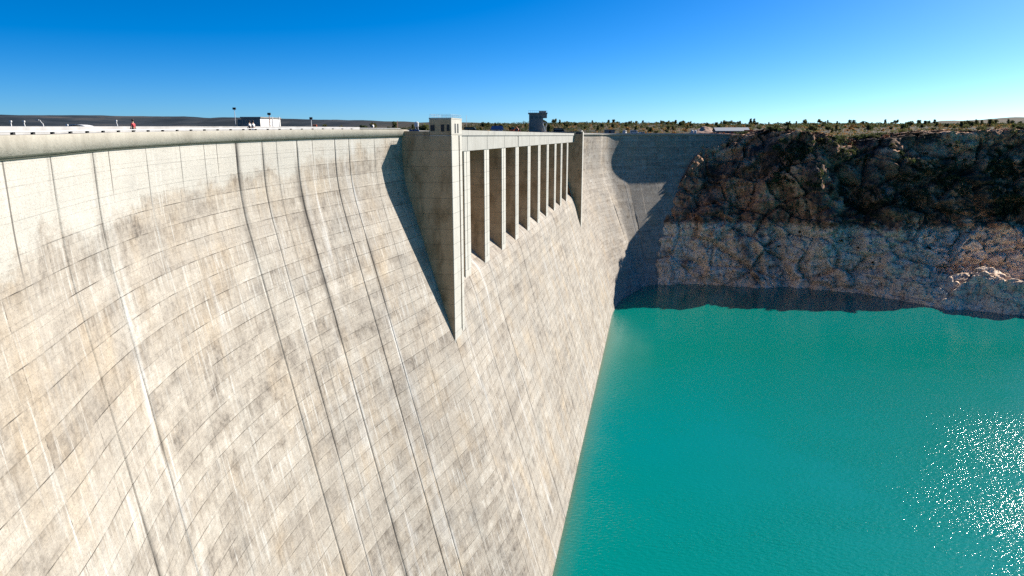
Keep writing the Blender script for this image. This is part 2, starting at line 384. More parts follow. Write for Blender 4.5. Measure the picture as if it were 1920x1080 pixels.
# ---- contraction joints of the left wing, by sight on the crest, then regular ones
def t_of_px(px):
    tt = np.linspace(0, T_L, 4000); x, y, _, _ = crest(tt); r = x / np.maximum(y, 1); v = (px - 960) / FOC / 1.018
    ok = y > 20
    return float(tt[ok][np.argmin(np.abs(r[ok] - v))])
jl = [t_of_px(p) for p in (4, 95, 175, 205, 275, 339, 384, 408, 444, 493, 520, 558, 587, 629, 655, 677, 703, 724)]
joints = sorted([t for t in np.arange(2, jl[0] - 4, 7.5)] + jl)
wide = {jl[1]: (0.9, 0.0, 0.14), jl[2]: (0.8, 1.0, 0.12), jl[8]: (1.0, 0.0, 0.24), jl[9]: (0.85, 0.4, 0.1), jl[11]: (1.0, 0.5, 0.24), jl[14]: (0.95, 0.8, 0.12)}
PIER_S = [0.0, 14.3, 29.7, 44.6, 60.6, 76.8, 92.8, 109.6, 125.0, 142.0]
SPJ = []
for a, b in zip([-10.5] + PIER_S, PIER_S + [S_R]): SPJ += [a, a + (b - a) * 0.5]
joints_r = list(np.arange(T_R + 9, T_END, 11.5))

def columns(t0, t1, js, step=1.0, strong=False):
    """chainages, block offset, dark/white seepage for one stretch"""
    js = [j for j in js if t0 + 0.4 < j < t1 - 0.4]
    cols = []; off = 0.0; edges = [t0] + js + [t1]
    offs = [nrs.uniform(-0.015, 0.015) for _ in range(len(edges) - 1)]
    kinds = []
    for j in js:
      if any(abs(j - w_) < 0.01 for w_ in wide): kinds.append(wide[min(wide, key=lambda w_: abs(w_ - j))])
      elif strong: kinds.append((nrs.choice([0.3, 0.55, 0.85]), nrs.choice([0.2, 0.6, 0.9]), nrs.choice([0.1, 0.16, 0.22])))
      else: kinds.append((nrs.choice([0.0, 0.05, 0.15, 0.45]), nrs.choice([0, 0, 0.3, 0.8]), nrs.choice([0.06, 0.08, 0.12, 0.16])))
    for i in range(len(edges) - 1):
        a, b = edges[i], edges[i + 1]
        a2 = a + (0.0 if i == 0 else kinds[i - 1][2] * 0.5 + 0.02); b2 = b - (0.0 if i == len(edges) - 2 else kinds[i][2] * 0.5 + 0.02)
        inner = [a2] + [a2 + d for d in (0.2, 0.45, 0.8, 1.3)] + list(np.arange(a2 + 1.9, b2 - 1.9, step)) + [b2 - d for d in (1.3, 0.8, 0.45, 0.2)] + [b2]
        inner = [x for k, x in enumerate(inner) if a2 <= x <= b2]; inner = sorted(set(inner))
        for x in inner:
            dk = wt_ = 0.0
            for side, jj in ((x - a2, i - 1), (b2 - x, i)):
                if 0 <= jj < len(js):
                    k = kinds[jj]; dk = max(dk, k[0] * max(0, 1 - side / (0.2 + 0.5 * k[0] ** 3)) * 0.8); wt_ = max(wt_, k[1] * max(0, 1 - side / 1.8))
            cols.append((x, offs[i], dk, wt_, 0.0))
        if i < len(edges) - 2:
            g = kinds[i][2] * 0.5; o_ = min(offs[i], offs[i + 1]) - 0.05
            k0 = kinds[i][0]; o_ = min(offs[i], offs[i + 1]) - (0.05 if k0 > 0.3 else 0.0)
            cols.append((b - g, o_, min(1.0, 0.08 + k0), 0.0, 1.0)); cols.append((b + g, o_, min(1.0, 0.08 + k0), 0.0, 1.0))
    return np.array(cols)

UP = np.r_[np.linspace(0, 9, 16), np.linspace(10, 31.5, 22)]
LOW = np.linspace(32, 84, 44)
def wing_face(t0, t1, js, kfun, washfun):
    c = columns(t0, t1, js); t = c[:, 0]
    x, y, nx, ny = crest(t); zl = ztop(t) - PAR + 0.25
    D = np.r_[UP, LOW]; zD = EYE + 0.0
    k = kfun(t)
    q_ = np.where(D < 11, 0, np.where(D < 23, 0.38 * (D - 11) ** 2 / 24, 0.38 * (D - 17)))
    far_ = sstep(T_R + 15, T_R + 70, t)[None]
    O = (prof(D)[:, None] * (1 - far_) + q_[:, None] * far_) * k[None, :] + c[:, 1][None, :] * sstep(0, 2, D)[:, None] - 0.02
    X = x[None] + nx[None] * O; Y = y[None] + ny[None] * O
    Z = np.where(D[:, None] < 9, zl[None] + (EYE - 9 - zl[None]) * D[:, None] / 9, EYE - D[:, None])
    uv = np.stack([np.broadcast_to(t[None], X.shape), np.broadcast_to(D[:, None], X.shape)], -1)
    jt_ = 3.4 + 1.6 * np.sin(t * 1.7); A = {'joint_top': c[:, 4][None] * (1 - sstep(jt_[None], jt_[None] + 1.5, D[:, None])), 'joint_dark': np.broadcast_to(c[:, 2][None], X.shape), 'joint_white': np.broadcast_to(c[:, 3][None], X.shape), 'wash': washfun(t[None] + 0 * X, D[:, None] + 0 * X)}
    return np.stack([X, Y, Z], -1), uv, A
def kleft(t):
    return np.interp(t, [0, t_of_px(175), t_of_px(400), t_of_px(560), t_of_px(680), T_L], [0.35, 0.45, 0.66, 0.78, 0.92, 1.0])
def wash_left(t, D):
    lim = np.interp(t, [0, t_of_px(4), t_of_px(175), t_of_px(385), t_of_px(560), t_of_px(677), T_L], [5.4, 5.0, 4.6, 3.6, 3.2, 2.0, 0.5]) + 0.9 * noise(t / 6, D * 0 + 0.5, 3.3)
    return 0.5 + np.clip((lim - D) / 2.2, -1, 1) * 0.75
Pl, uvl, Al = wing_face(0, T_L + 4, joints, kleft, wash_left)
Pr, uvr, Ar = wing_face(T_R - 8, T_END, joints_r, lambda t: np.ones_like(t), lambda t, D: -0.5 + 0 * D)
# spillway chute between the pylons
cs = columns(S_L + 0.5, S_R + 5, SPJ, strong=True)
og = np.array([(-13, -17.2), (-11, -17.0), (-9, -17.3), (-7, -18.1), (-5, -19.4), (-3, -21.0), (-1.5, -22.5), (0, -24.1), (0.9, -26.2), (1.7, -28.8), (2.45, -32.0)])
og = catmull(og[:, :], 4); u = np.linspace(0, 1, len(UP)); ui = np.linspace(0, 1, len(og))
oU = np.interp(u, ui, og[:, 0]); zU = np.interp(u, ui, og[:, 1])
oo = np.r_[oU, 0.3 * (LOW[1:] - 6) + CREST_O]; zz = np.r_[zU, -LOW[1:]]
s_ = cs[:, 0]
Oo = oo[:, None] + cs[:, 1][None] * 0.8
Ps = np.stack([P0[0] + s_[None] * E2[0] + Oo * N2[0], P0[1] + s_[None] * E2[1] + Oo * N2[1], EYE + zz[:, None] + 0 * Oo], -1)
uvs = np.stack([np.broadcast_to(s_[None] + 300, Oo.shape), np.broadcast_to(-zz[:, None], Oo.shape)], -1)
As = {'joint_dark': np.broadcast_to(cs[:, 2][None] * 0.8, Oo.shape), 'joint_white': np.broadcast_to(cs[:, 3][None], Oo.shape), 'wash': np.full(Oo.shape, -0.5)}
for nm, P, uv_, A in (('dam_face', Pl, uvl, Al), ('spillway_chute', Ps, uvs, As), ('dam_face', Pr, uvr, Ar)):
    dadd(nm, grid_mesh(nm, P, uv_, A, smooth=False), M['face'])

# ---- crest of both wings: parapet, road slab, upstream wall
def sweep(name, mat, ts, section, parent=dam):
    """closed section [(off, z relative to parapet top)] swept along the crest"""
    x, y, nx, ny = crest(ts); zt = ztop(ts)
    P = np.stack([np.stack([x + nx * o, y + ny * o, zt + dz], -1) for o, dz in section + section[:1]], 0)
    me = grid_mesh(name, P, None, None, smooth=False)
    return dadd(name, me, mat, parent)
def tsteps(a, b, st=1.5): return np.linspace(a, b, max(2, int((b - a) / st)))
for a, b in ((0, T_L + 1.5), (T_R - 8, T_END)):
    ts = tsteps(a, b)
    sweep('crest_parapet', M['parapet'], ts, [(0.34, 0.0), (0.34, -0.88), (0.30, -PAR + 0.12), (-0.30, -PAR - 0.3), (-0.5, -PAR - 0.3), (-0.5, 0.0)])
    sweep('parapet_shade_ledge', M['grime_shade'], ts, [(0.16, -PAR + 0.195), (0.16, -PAR - 0.02), (-0.3, -PAR - 0.02), (-0.3, -PAR + 0.195)])  # dirty strip with the overhang's shade put into its colour
    sweep('crest_slab', M['deck'], ts, [(-0.45, -0.72), (-0.45, -1.6), (-7.6, -1.6), (-7.6, -0.72)])
    sweep('upstream_wall', M['white_wall'], ts, [(-7.2, 0.36), (-7.2, -1.5), (-7.9, -9.0), (-7.7, 0.36)])

# ---- spillway: piers, beams, gates, deck
def sbox(mb, s0, s1, o0, o1, z0, z1):
    c = [sp(s, o, z) for z in (z0, z1) for s, o in ((s0, o0), (s1, o0), (s1, o1), (s0, o1))]
    return mb.poly(c, [(0, 3, 2, 1), (4, 5, 6, 7), (0, 1, 5, 4), (1, 2, 6, 5), (2, 3, 7, 6), (3, 0, 4, 7)])
def side_assign(o, mat_side, axis):                                  # the faces along the flow carry the brown seepage concrete
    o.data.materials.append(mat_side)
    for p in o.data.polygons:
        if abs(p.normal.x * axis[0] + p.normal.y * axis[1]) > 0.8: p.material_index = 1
for i, s in enumerate(PIER_S):
    w = 1.95
    b = DMB()
    sbox(b, s - w, s + w, -14, 0, -36, -0.25)
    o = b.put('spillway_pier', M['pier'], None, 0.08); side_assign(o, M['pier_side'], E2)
    g = DMB(); sbox(g, s - 0.35, s - 0.1, -0.3, 0.06, -23.0, -2.5); 
    o2 = g.put('pier_rib', M['pier']); o2.parent = o
ends = [-10.3] + PIER_S + [S_R + 0.2]
for i in range(len(ends) - 1):
    a, b_ = ends[i], ends[i + 1]
    g0 = 0.0 if i == 0 else (0.9 if i == 4 else 0.09)
    bm_ = DMB(); sbox(bm_, a + g0, b_ - 0.09, -1.0, 0.12, -2.55, -0.02)
    o = bm_.put('spillway_beam', M['beam'], None, 0.03)
    bm_ = DMB(); sbox(bm_, a + 0.02, b_ - 0.02, -0.5, 0.34, 0.0, 0.85); bm_.put('bridge_parapet', M['beam'], None, 0.03)
    gt = DMB(); n = 8; A0 = a + (1.95 if i else 0); A1 = b_ - 1.95
    pr_ = [(-9.6 + 1.6 * math.cos(q), -17.1 + 14.2 * (k / n)) for k, q in ((k, math.pi * (k / n - 0.5)) for k in range(n + 1))]
    v = [sp(s, o_, z) for o_, z in pr_ for s in (A0, A1)]
    gt.poly(v, [(2 * k, 2 * k + 1, 2 * k + 3, 2 * k + 2) for k in range(n)]); gt.put('spillway_gate', M['steel'])
d = DMB(); sbox(d, -10.3, S_R + 0.2, -12.6, -0.52, -0.72, -0.15); d.put('bridge_deck', M['deck'])
d = DMB(); sbox(d, -10.3, S_R + 0.2, -13.2, -12.7, -30, 0.9); d.put('upstream_wall', M['white_wall'])

# ---- end pylons
def pylon(s0, s1, pr, top, strip):
    b = DMB()
    sbox(b, s0, s1, -13, pr, -45, top)
    o = b.put('end_pylon', M['pier'], None, 0.06); side_assign(o, M['pier_side'], E2)
    if strip:
        q = DMB(); sbox(q, s1 + 0.75, s1 + 2.0, -13, pr - 0.05, -45, top - 0.02); sbox(q, s1 - 0.05, s1 + 0.8, -13, pr - 1.6, -45, top - 0.02)
        r = q.put('pylon_rib', M['pier']); r.parent = o
    return o
PRL, PRR = 2.2, 3.7
pl = pylon(S_L, S_L + 3.7, PRL, 0.0, True)
def psub(mb, name, mat, par, bevel=0.0):
    o = mb.put(name, mat, None, bevel); o.parent = par; return o
q = DMB(); sbox(q, S_L, S_L + 0.3, -5.2, -1.2, 0.0, 0.62); psub(q, 'side_parapet', M['pier_side'], pl)
h0, h1, hf, hb = S_L + 0.02, S_L + 5.72, PRL - 0.02, -1.15
q = DMB(); sbox(q, h0, h1, hb, hf, 0.003, 2.3); hr = psub(q, 'pylon_house', M['pier'], pl, 0.04); side_assign(hr, M['pier_side'], E2)
q = DMB(); sbox(q, h0 - 0.03, h1 + 0.03, hb - 0.03, hf + 0.03, 2.303, 2.5); psub(q, 'roof_slab', M['pier'], pl, 0.02)
for o0, z0, dw, dh in ((-0.95, 0.62, 0.62, 0.85), (0.62, 0.55, 0.5, 1.0), (1.5, 0.62, 0.4, 0.9)):
    q = DMB(); sbox(q, h0 - 0.03, h0 + 0.1, o0, o0 + dw, z0, z0 + dh); psub(q, 'window', M['dark'], pl)
for s0 in (h0 + 1.7, h0 + 3.1):
    q = DMB(); sbox(q, s0, s0 + 0.6, hf - 0.1, hf + 0.03, 0.35, 1.7); psub(q, 'window', M['dark'], pl)
q = DMB(); pts = [sp(h0 + 0.1, hb + 0.1), sp(h1 - 0.1, hb + 0.1), sp(h1 - 0.1, hf - 0.1), sp(h0 + 0.1, hf - 0.1), sp(h0 + 0.1, hb + 0.1)]
for k in range(4):
    for zr in (2.75, 2.98): q.tube([pts[k] + (0, 0, zr), pts[k + 1] + (0, 0, zr)], 0.014, 5)
    for j in range(5):
        e = pts[k] + (pts[k + 1] - pts[k]) * j / 5; q.tube([e + (0, 0, 2.5), e + (0, 0, 2.98)], 0.014, 5)
psub(q, 'roof_railing', M['gpaint'], pl)
prr = pylon(S_R, S_R + 3.6, PRR, 1.45, False)
q = DMB(); sbox(q, S_R - 0.03, S_R + 0.2, 0.9, 3.0, 0.55, 1.25); psub(q, 'window', M['dark'], prr)
q = DMB(); sbox(q, S_R + 0.3, S_R + 3.3, PRR - 0.9, PRR - 0.5, 1.453, 2.0); psub(q, 'pylon_cap', M['pier'], prr)

# ------------------------------------------------------------------ water
def water_mat():
    t = NT('turbid_green_water'); p = t.pos()
    big = t.noise(p, 0.008, 3); med = t.noise(p, 0.03, 4)
    w1 = t.noise(t.mapping(p, (1, 2.1, 1), rot=(0, 0, R(35))), 0.8, 2, 0.5)
    w2 = t.noise(t.mapping(p, (1, 1.3, 1), rot=(0, 0, R(60))), 3.0, 2, 0.6)
    gust = t.ramp(t.noise(t.mapping(p, (1, 1.5, 1), (13, 40, 0), rot=(0, 0, R(-25))), 0.015, 5, 0.6), [(0.36, 0.35), (0.58, 1.0)])
    dv = t.n('VectorMath', operation='DISTANCE'); t.link(t.mapping(p, (1, 0.8, 0)), dv.inputs[0]); dv.inputs[1].default_value = (132, 72, 0)
    lane = t.ramp(t.math('DIVIDE', dv.outputs['Value'], 200.0), [(0.08, 1.0), (0.30, 0.62), (0.48, 0.36), (0.70, 0.12)])
    gust = t.math('MULTIPLY', gust, lane)
    h = t.math('MULTIPLY', t.math('ADD', w1, t.math('MULTIPLY', w2, 0.26)), gust)
    col = t.mix(t.ramp(big, [(0.35, 0.0), (0.65, 1.0)]), (0.0003, 0.140, 0.112), (0.0003, 0.143, 0.128))
    col = t.mix(t.ramp(med, [(0.4, 0.0), (0.7, 0.25)]), col, (0.0003, 0.134, 0.104))
    dt = t.n('VectorMath', operation='DOT_PRODUCT'); t.link(p, dt.inputs[0]); dt.inputs[1].default_value = (N2[0], N2[1], 0)
    dd = t.math('ADD', t.math('SUBTRACT', dt.outputs['Value'], float(P0 @ N2) + 16.2), t.math('MULTIPLY', t.math('SUBTRACT', med, 0.5), 1.5))
    dt2 = t.n('VectorMath', operation='DOT_PRODUCT'); t.link(p, dt2.inputs[0]); dt2.inputs[1].default_value = (E2[0], E2[1], 0)
    lim = t.ramp(t.math('DIVIDE', t.math('SUBTRACT', dt2.outputs['Value'], float(P0 @ E2) + 150), 60.0), [(0.0, 1.0), (1.0, 0.0)])
    silt = t.math('MULTIPLY', t.ramp(t.math('DIVIDE', dd, 6.0), [(0.0, 0.65), (0.2, 0.2), (0.7, 0.0)]), lim)
    col = t.mix(silt, col, (0.10, 0.11, 0.06))
    return t.out(col, 0.09, t.bump(h, 1.0, 0.5), 0.5)
M['water'] = water_mat()
xs = np.linspace(-120, 900, 52); ys = np.linspace(-500, 420, 47)
g = np.stack(np.meshgrid(xs, ys), -1); g = np.concatenate([g, np.zeros(g.shape[:2] + (1,))], -1)
o = add('pool_water', grid_mesh('pool_water', g), None, M['water']); tag(o, 'still turquoise green pool below the dam face', 'water', kind='structure')

# ------------------------------------------------------------------ cliff
def rock_mat():
    t = NT('canyon_rock'); p = t.pos()
    sep = t.n('SeparateXYZ'); t.link(p, sep.inputs[0]); z = sep.outputs[2]
    n1 = t.noise(p, 0.06, 5, 0.6); n2 = t.noise(t.mapping(p, (1, 1, 0.6)), 0.22, 6, 0.65); n3 = t.noise(p, 0.9, 6, 0.7)
    vert = t.noise(t.mapping(p, (0.25, 0.25, 0.03)), 1.0, 5, 0.65)
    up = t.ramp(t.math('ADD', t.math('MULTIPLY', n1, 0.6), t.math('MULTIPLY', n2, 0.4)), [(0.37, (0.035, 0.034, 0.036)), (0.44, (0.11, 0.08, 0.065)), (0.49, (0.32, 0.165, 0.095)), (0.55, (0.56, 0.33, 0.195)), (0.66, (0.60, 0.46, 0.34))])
    veg = t.ramp(t.noise(p, 0.07, 6, 0.68), [(0.53, 0.0), (0.59, 0.85)])
    up = t.mix(veg, up, (0.018, 0.026, 0.018))
    warm = t.attr('warm')
    cov = t.attr('cover'); up = t.mix(t.math('MULTIPLY', cov, t.ramp(n3, [(0.35, 0.95), (0.62, 0.45)])), up, (0.022, 0.034, 0.026))
    up = t.mix(t.math('MULTIPLY', warm, t.ramp(n2, [(0.38, 0.25), (0.6, 1.0)])), up, t.mix(n3, (0.40, 0.19, 0.10), (0.66, 0.40, 0.26)))
    lo = t.ramp(t.math('ADD', t.math('MULTIPLY', n2, 0.55), t.math('MULTIPLY', vert, 0.45)), [(0.30, (0.36, 0.25, 0.175)), (0.38, (0.68, 0.475, 0.335)), (0.5, (0.85, 0.63, 0.455)), (0.7, (0.88, 0.73, 0.565))])
    lo = t.mix(t.ramp(n1, [(0.55, 0.0), (0.7, 0.6)]), lo, (0.64, 0.43, 0.28))
    lo = t.mix(t.math('MULTIPLY', t.attr('cream'), 0.85), lo, t.mix(n2, (0.74, 0.60, 0.44), (0.90, 0.80, 0.64)))
    lo = t.mix(t.math('MULTIPLY', t.attr('wet'), 0.85), lo, (0.07, 0.075, 0.085))
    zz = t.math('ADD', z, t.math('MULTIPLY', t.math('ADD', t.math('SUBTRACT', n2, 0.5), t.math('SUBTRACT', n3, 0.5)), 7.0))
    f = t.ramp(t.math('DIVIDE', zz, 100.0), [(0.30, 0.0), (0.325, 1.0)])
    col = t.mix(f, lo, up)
    col = t.mix(t.ramp(n3, [(0.3, 0.4), (0.48, 0.0)]), col, t.mix(1.0, col, (0.4, 0.38, 0.38), 'MULTIPLY'))
    cn = t.noise(t.mapping(p, (0.16, 0.16, 0.05)), 1.0, 4, 0.6, 1.2)
    cr = t.ramp(t.math('ABSOLUTE', t.math('SUBTRACT', cn, 0.5)), [(0.0, 1.0), (0.012, 0.0)])
    hn = t.noise(t.mapping(p, (0.06, 0.06, 0.35)), 1.0, 4, 0.6, 0.8)
    ch = t.ramp(t.math('ABSOLUTE', t.math('SUBTRACT', hn, 0.5)), [(0.0, 1.0), (0.014, 0.0)])
    cr = t.math('MAXIMUM', cr, ch)
    col = t.mix(t.math('MULTIPLY', cr, 0.65), col, (0.03, 0.028, 0.027))
    h = t.math('ADD', t.math('MULTIPLY', n2, 1.5), n3); h = t.math('SUBTRACT', h, t.math('MULTIPLY', cr, 0.4))
    return t.out(col, 0.95, t.bump(h, 0.8, 0.5), 0.1)
M['rock'] = rock_mat()
def pt(x, y, z): return np.array([x, y, z], float)
# key sections: foot at the water, top of the pale band, middle, rim
KEY = [
    [pt(60, 372, 0), pt(74, 391, 32), pt(98, 402, 56), pt(112, 412, 78)],
    [pt(78.0, 355.6, 0), at(1243, 418, 372.5), at(1285, 330, 389.5), at(1328, 255, 401)],
    [atz(1300, 532), at(1302, 414, 372), at(1332, 332, 395), at(1366, 255, 414)],
    [atz(1425, 541), at(1420, 416, 372), at(1412, 340, 380), at(1405, 254, 402)],
    [atz(1470, 537), at(1470, 418, 372), at(1465, 330, 370), at(1462, 245, 383)],
    [atz(1560, 545), at(1556, 420, 350), at(1535, 330, 356), at(1520, 252, 370)],
    [atz(1615, 551), at(1612, 421, 352), at(1608, 345, 368), at(1596, 266, 381)],
    [atz(1680, 560), at(1680, 425, 344), at(1675, 335, 360), at(1650, 260, 372)],
    [atz(1760, 562), at(1765, 428, 348), at(1762, 330, 362), at(1745, 250, 373)],
    [pt(222, 338, 0), at(1850, 430, 352), at(1850, 330, 362), at(1840, 247, 371)],
    [pt(272, 336, 0), at(1940, 430, 352), at(1945, 330, 364), at(1945, 246, 375)],
    [pt(360, 330, 0), pt(366, 362, 32), pt(370, 388, 55), pt(374, 410, 79)],
    [pt(520, 310, 0), pt(526, 342, 32), pt(530, 368, 55), pt(534, 392, 80)],
]
KEY = np.array(KEY)
def interp_cols(K, n):
    out = np.zeros((n, K.shape[1], 3)); d = np.r_[0, np.cumsum(np.linalg.norm(np.diff(K[:, 0], axis=0), axis=1))]
    u = np.linspace(0, d[-1], n)
    for j in range(K.shape[1]):
        for c_ in range(3): out[:, j, c_] = np.interp(u, d, K[:, j, c_])
    return out
def loft(K, ncol, nrow, pre=None, post=None):
    C_ = interp_cols(K, ncol)
    k = 9; ker = np.ones(k) / k                                      # soften the corners between sections
    Cs = np.pad(C_, ((k // 2, k // 2), (0, 0), (0, 0)), mode='edge')
    C_ = np.stack([[np.convolve(Cs[:, j, c], ker, 'valid') for c in range(3)] for j in range(C_.shape[1])], 0).transpose(2, 0, 1)
    if pre is not None: C_ = np.concatenate([C_[:, :1] + np.array(pre), C_], 1)
    if post is not None: C_ = np.concatenate([C_, C_[:, -1:] + np.array(post)], 1)
    L_ = np.r_[0, np.cumsum(np.linalg.norm(np.diff(C_.mean(0), axis=0), axis=1))]
    v = np.linspace(0, L_[-1], nrow)
    P = np.zeros((nrow, ncol, 3))
    for i in range(ncol):
        for c_ in range(3): P[:, i, c_] = np.interp(v, L_, C_[i, :, c_])
    return P
def facets(x, y, z, sc, zs, seed):
    """blocky fracture pattern: every cell of a jittered lattice has its own step and tilt"""
    X_, Y_, Z_ = x / sc, y / sc, z / (sc * zs); ix, iy, iz = np.floor(X_).astype(int), np.floor(Y_).astype(int), np.floor(Z_).astype(int)
    best = np.full(x.shape, 9e9); val = np.zeros(x.shape); sec = np.full(x.shape, 9e9)
    for a in (-1, 0, 1):
        for b in (-1, 0, 1):
            for c in (-1, 0, 1):
                cx_, cy_, cz_ = ix + a, iy + b, iz + c
                h = _perm[_perm[_perm[(cx_ + seed) & 255] + (cy_ & 255)] + (cz_ & 255)] & 255
                jx, jy, jz = _perm[h] / 255.0, _perm[h + 1] / 255.0, _perm[h + 2] / 255.0
                dx, dy, dz = X_ - cx_ - jx, Y_ - cy_ - jy, Z_ - cz_ - jz
                d = dx * dx + dy * dy + dz * dz
                v = (_perm[h + 3] / 255.0 - 0.5) + dx * (_perm[h + 4] / 255.0 - 0.5) * 1.3 + dz * (_perm[h + 5] / 255.0 - 0.3) * 1.5
                m = d < best; sec = np.where(m, best, np.minimum(sec, d)); val = np.where(m, v, val); best = np.where(m, d, best)
    edge = np.sqrt(sec) - np.sqrt(best)
    return val - 0.55 * np.exp(-(edge / 0.07) ** 2)
def roughen(P, amp=1.0, dirn=(-0.2, -0.95, 0.2), rimfade=None):
    x, y, z = P[..., 0], P[..., 1], P[..., 2]
    d = 4.2 * fbm(x / 26, y / 26, z / 40, 3) + 3.4 * (ridged(x / 13, y / 13, z / 30, 3) - 0.8) + 1.3 * ridged(x / 5, y / 5, z / 6, 3) + 0.55 * fbm(x / 1.6, y / 1.6, z / 1.6, 3)
    d = d + 1.5 * np.tanh(3 * noise(x / 60, y / 60, z / 5.5)) * sstep(20, 40, z)
    d = d * 0.6 + 6.2 * facets(x, y, z, 17.0, 0.75, 5) + 2.6 * facets(x + 1.2 * noise(x / 4, y / 4, z / 4), y, z + 1.2 * noise(x / 4 + 9, y / 4, z / 4), 5.5, 0.7, 40) + 0.7 * facets(x, y, z, 2.4, 0.8, 90)
    if amp > 0.9:
        for px0, y0, px1, y1, wd, dp in ((1540, 262, 1650, 425, 3.2, 6.5), (1640, 300, 1760, 440, 3.0, 4.5), (1400, 420, 1432, 540, 2.0, 3.5), (1455, 425, 1478, 535, 2.0, 3.5), (1440, 270, 1300, 420, 3.0, 4.0), (1790, 300, 1850, 430, 3.0, 4.0)):
            a0, a1 = at(px0, y0, 368.), at(px1, y1, 352.); u0 = np.array([a1[0] - a0[0], a1[2] - a0[2]]); l0 = np.hypot(*u0); u0 /= l0
            al = (x - a0[0]) * u0[0] + (z - a0[2]) * u0[1]; ac = (x - a0[0]) * -u0[1] + (z - a0[2]) * u0[0] + 2.0 * noise(x / 9, y / 9, z / 9)
            d = d - dp * np.exp(-(ac / wd) ** 2) * sstep(-6, 4, al) * (1 - sstep(l0 - 4, l0 + 6, al)) + 0.6 * dp * np.exp(-((ac - 2.0 * wd) / wd) ** 2) * sstep(-6, 4, al) * (1 - sstep(l0 - 4, l0 + 6, al))
    d = d * amp * (0.35 + 0.65 * sstep(-2, 8, z))
    if rimfade is not None: d = d * rimfade - 1.6 * (1 - rimfade)
    dn = np.array(dirn); return P + d[..., None] * dn
Pc = loft(KEY, 720, 190, (6, -8, -6), (4, 32, 1.5))
fade = np.ones(Pc.shape[:2]); fade *= (0.4 + 0.6 * sstep(12, 95, np.arange(Pc.shape[1])))[None]
Pc = roughen(Pc, 1.0, rimfade=fade)
def zones(P, lst, yref=372.0, rag=0.9):
    w = np.zeros(P.shape[:2]); X_, Z_ = P[..., 0], P[..., 2]
    for px, y, rx, rz, a in lst:
        c = at(px, y, yref); w = np.maximum(w, a * np.exp(-((X_ - c[0]) / rx) ** 2 - ((Z_ - c[2]) / rz) ** 2))
    return np.clip(w * (0.75 + rag * fbm(X_ / 7, P[..., 1] / 7, Z_ / 4, 4)), 0, 1)
WARM = ((1300, 370, 12, 12, 1.3), (1350, 385, 16, 9, 1.2), (1420, 390, 13, 9, 1.0), (1540, 285, 6, 7, 1.4), (1480, 300, 8, 7, 0.8), (1600, 330, 5, 10, 0.8), (1730, 285, 16, 4.5, 1.2), (1810, 295, 12, 4, 1.3), (1640, 300, 8, 5, 0.7), (1560, 350, 6, 9, 0.7), (1870, 270, 9, 4, 0.8), (1270, 340, 6, 9, 0.8), (1500, 395, 9, 5, 0.6))
CREAM = ((1545, 455, 12, 7.5, 1.2), (1590, 480, 8, 5, 0.9), (1290, 450, 9, 6, 0.7), (1350, 500, 10, 5, 0.5), (1660, 450, 9, 5, 0.6))
WET = ((1408, 470, 2.2, 11, 1.0), (1420, 520, 2.0, 7, 1.0), (1448, 445, 2.0, 8, 0.9), (1462, 490, 2.2, 9, 1.0), (1474, 525, 2.2, 6, 0.9), (1300, 500, 3, 3, 0.8), (1258, 490, 4, 4, 0.8), (1680, 440, 4, 4, 0.8), (1655, 510, 4, 3, 0.7))
def bush_cover(P):
    X_, Z_ = P[..., 0], P[..., 2]
    return np.clip(sstep(160, 200, X_ + 14 * noise(X_ / 15, P[..., 1] / 15, Z_ / 10)) * sstep(34, 42, Z_) * (1 - sstep(60, 67, Z_ + 3 * noise(X_ / 9, 0.5 + 0 * X_, Z_ / 9))), 0, 1)
me = grid_mesh('cliff', Pc, None, {'warm': zones(Pc, WARM), 'cream': zones(Pc, CREAM, 350.0, 0.6), 'wet': zones(Pc, WET, 350.0, 0.7), 'cover': bush_cover(Pc)}, smooth=False); o = add('cliff', me, None, M['rock']); tag(o, 'shaded canyon cliff with pale band at its foot', 'cliff', kind='structure')
# low spur that runs out into the water on the right
def spur(px, yb, ypk, Ypk, hs, back):
    f_ = atz(px, yb); k_ = at(px + 3, ypk, Ypk); sh = f_ + (k_ - f_) * 0.45; sh[2] = k_[2] * hs
    return [f_, sh, k_, k_ + np.array([5, 9, -k_[2] * 0.35]), k_ + np.array([9, 18, -k_[2] - back])]
SP = np.array([spur(1650, 557, 500, 334, 0.5, 1), spur(1715, 568, 500, 328, 0.5, 2), spur(1770, 580, 515, 321, 0.62, 3), spur(1815, 580, 508, 318, 0.8, 3), spur(1850, 584, 504, 315, 0.86, 3), spur(1885, 589, 515, 310, 0.86, 3), spur(1925, 594, 538, 304, 0.85, 3),
    [pt(252, 280, 0), pt(254, 286, 5), pt(256, 291, 7), pt(262, 304, 2), pt(266, 314, -4)], [pt(278, 274, 0), pt(279, 277, 2), pt(280, 280, 3), pt(284, 290, 0), pt(288, 300, -5)]])
Pp = loft(SP, 240, 110, (0, -5, -4), None)
Pp = roughen(Pp, 0.6, (-0.25, -0.6, 0.75))
o = add('rock_spur', grid_mesh('rock_spur', Pp, smooth=False), None, M['rock']); tag(o, 'pale low rock spur running into the water', 'rock', kind='structure')

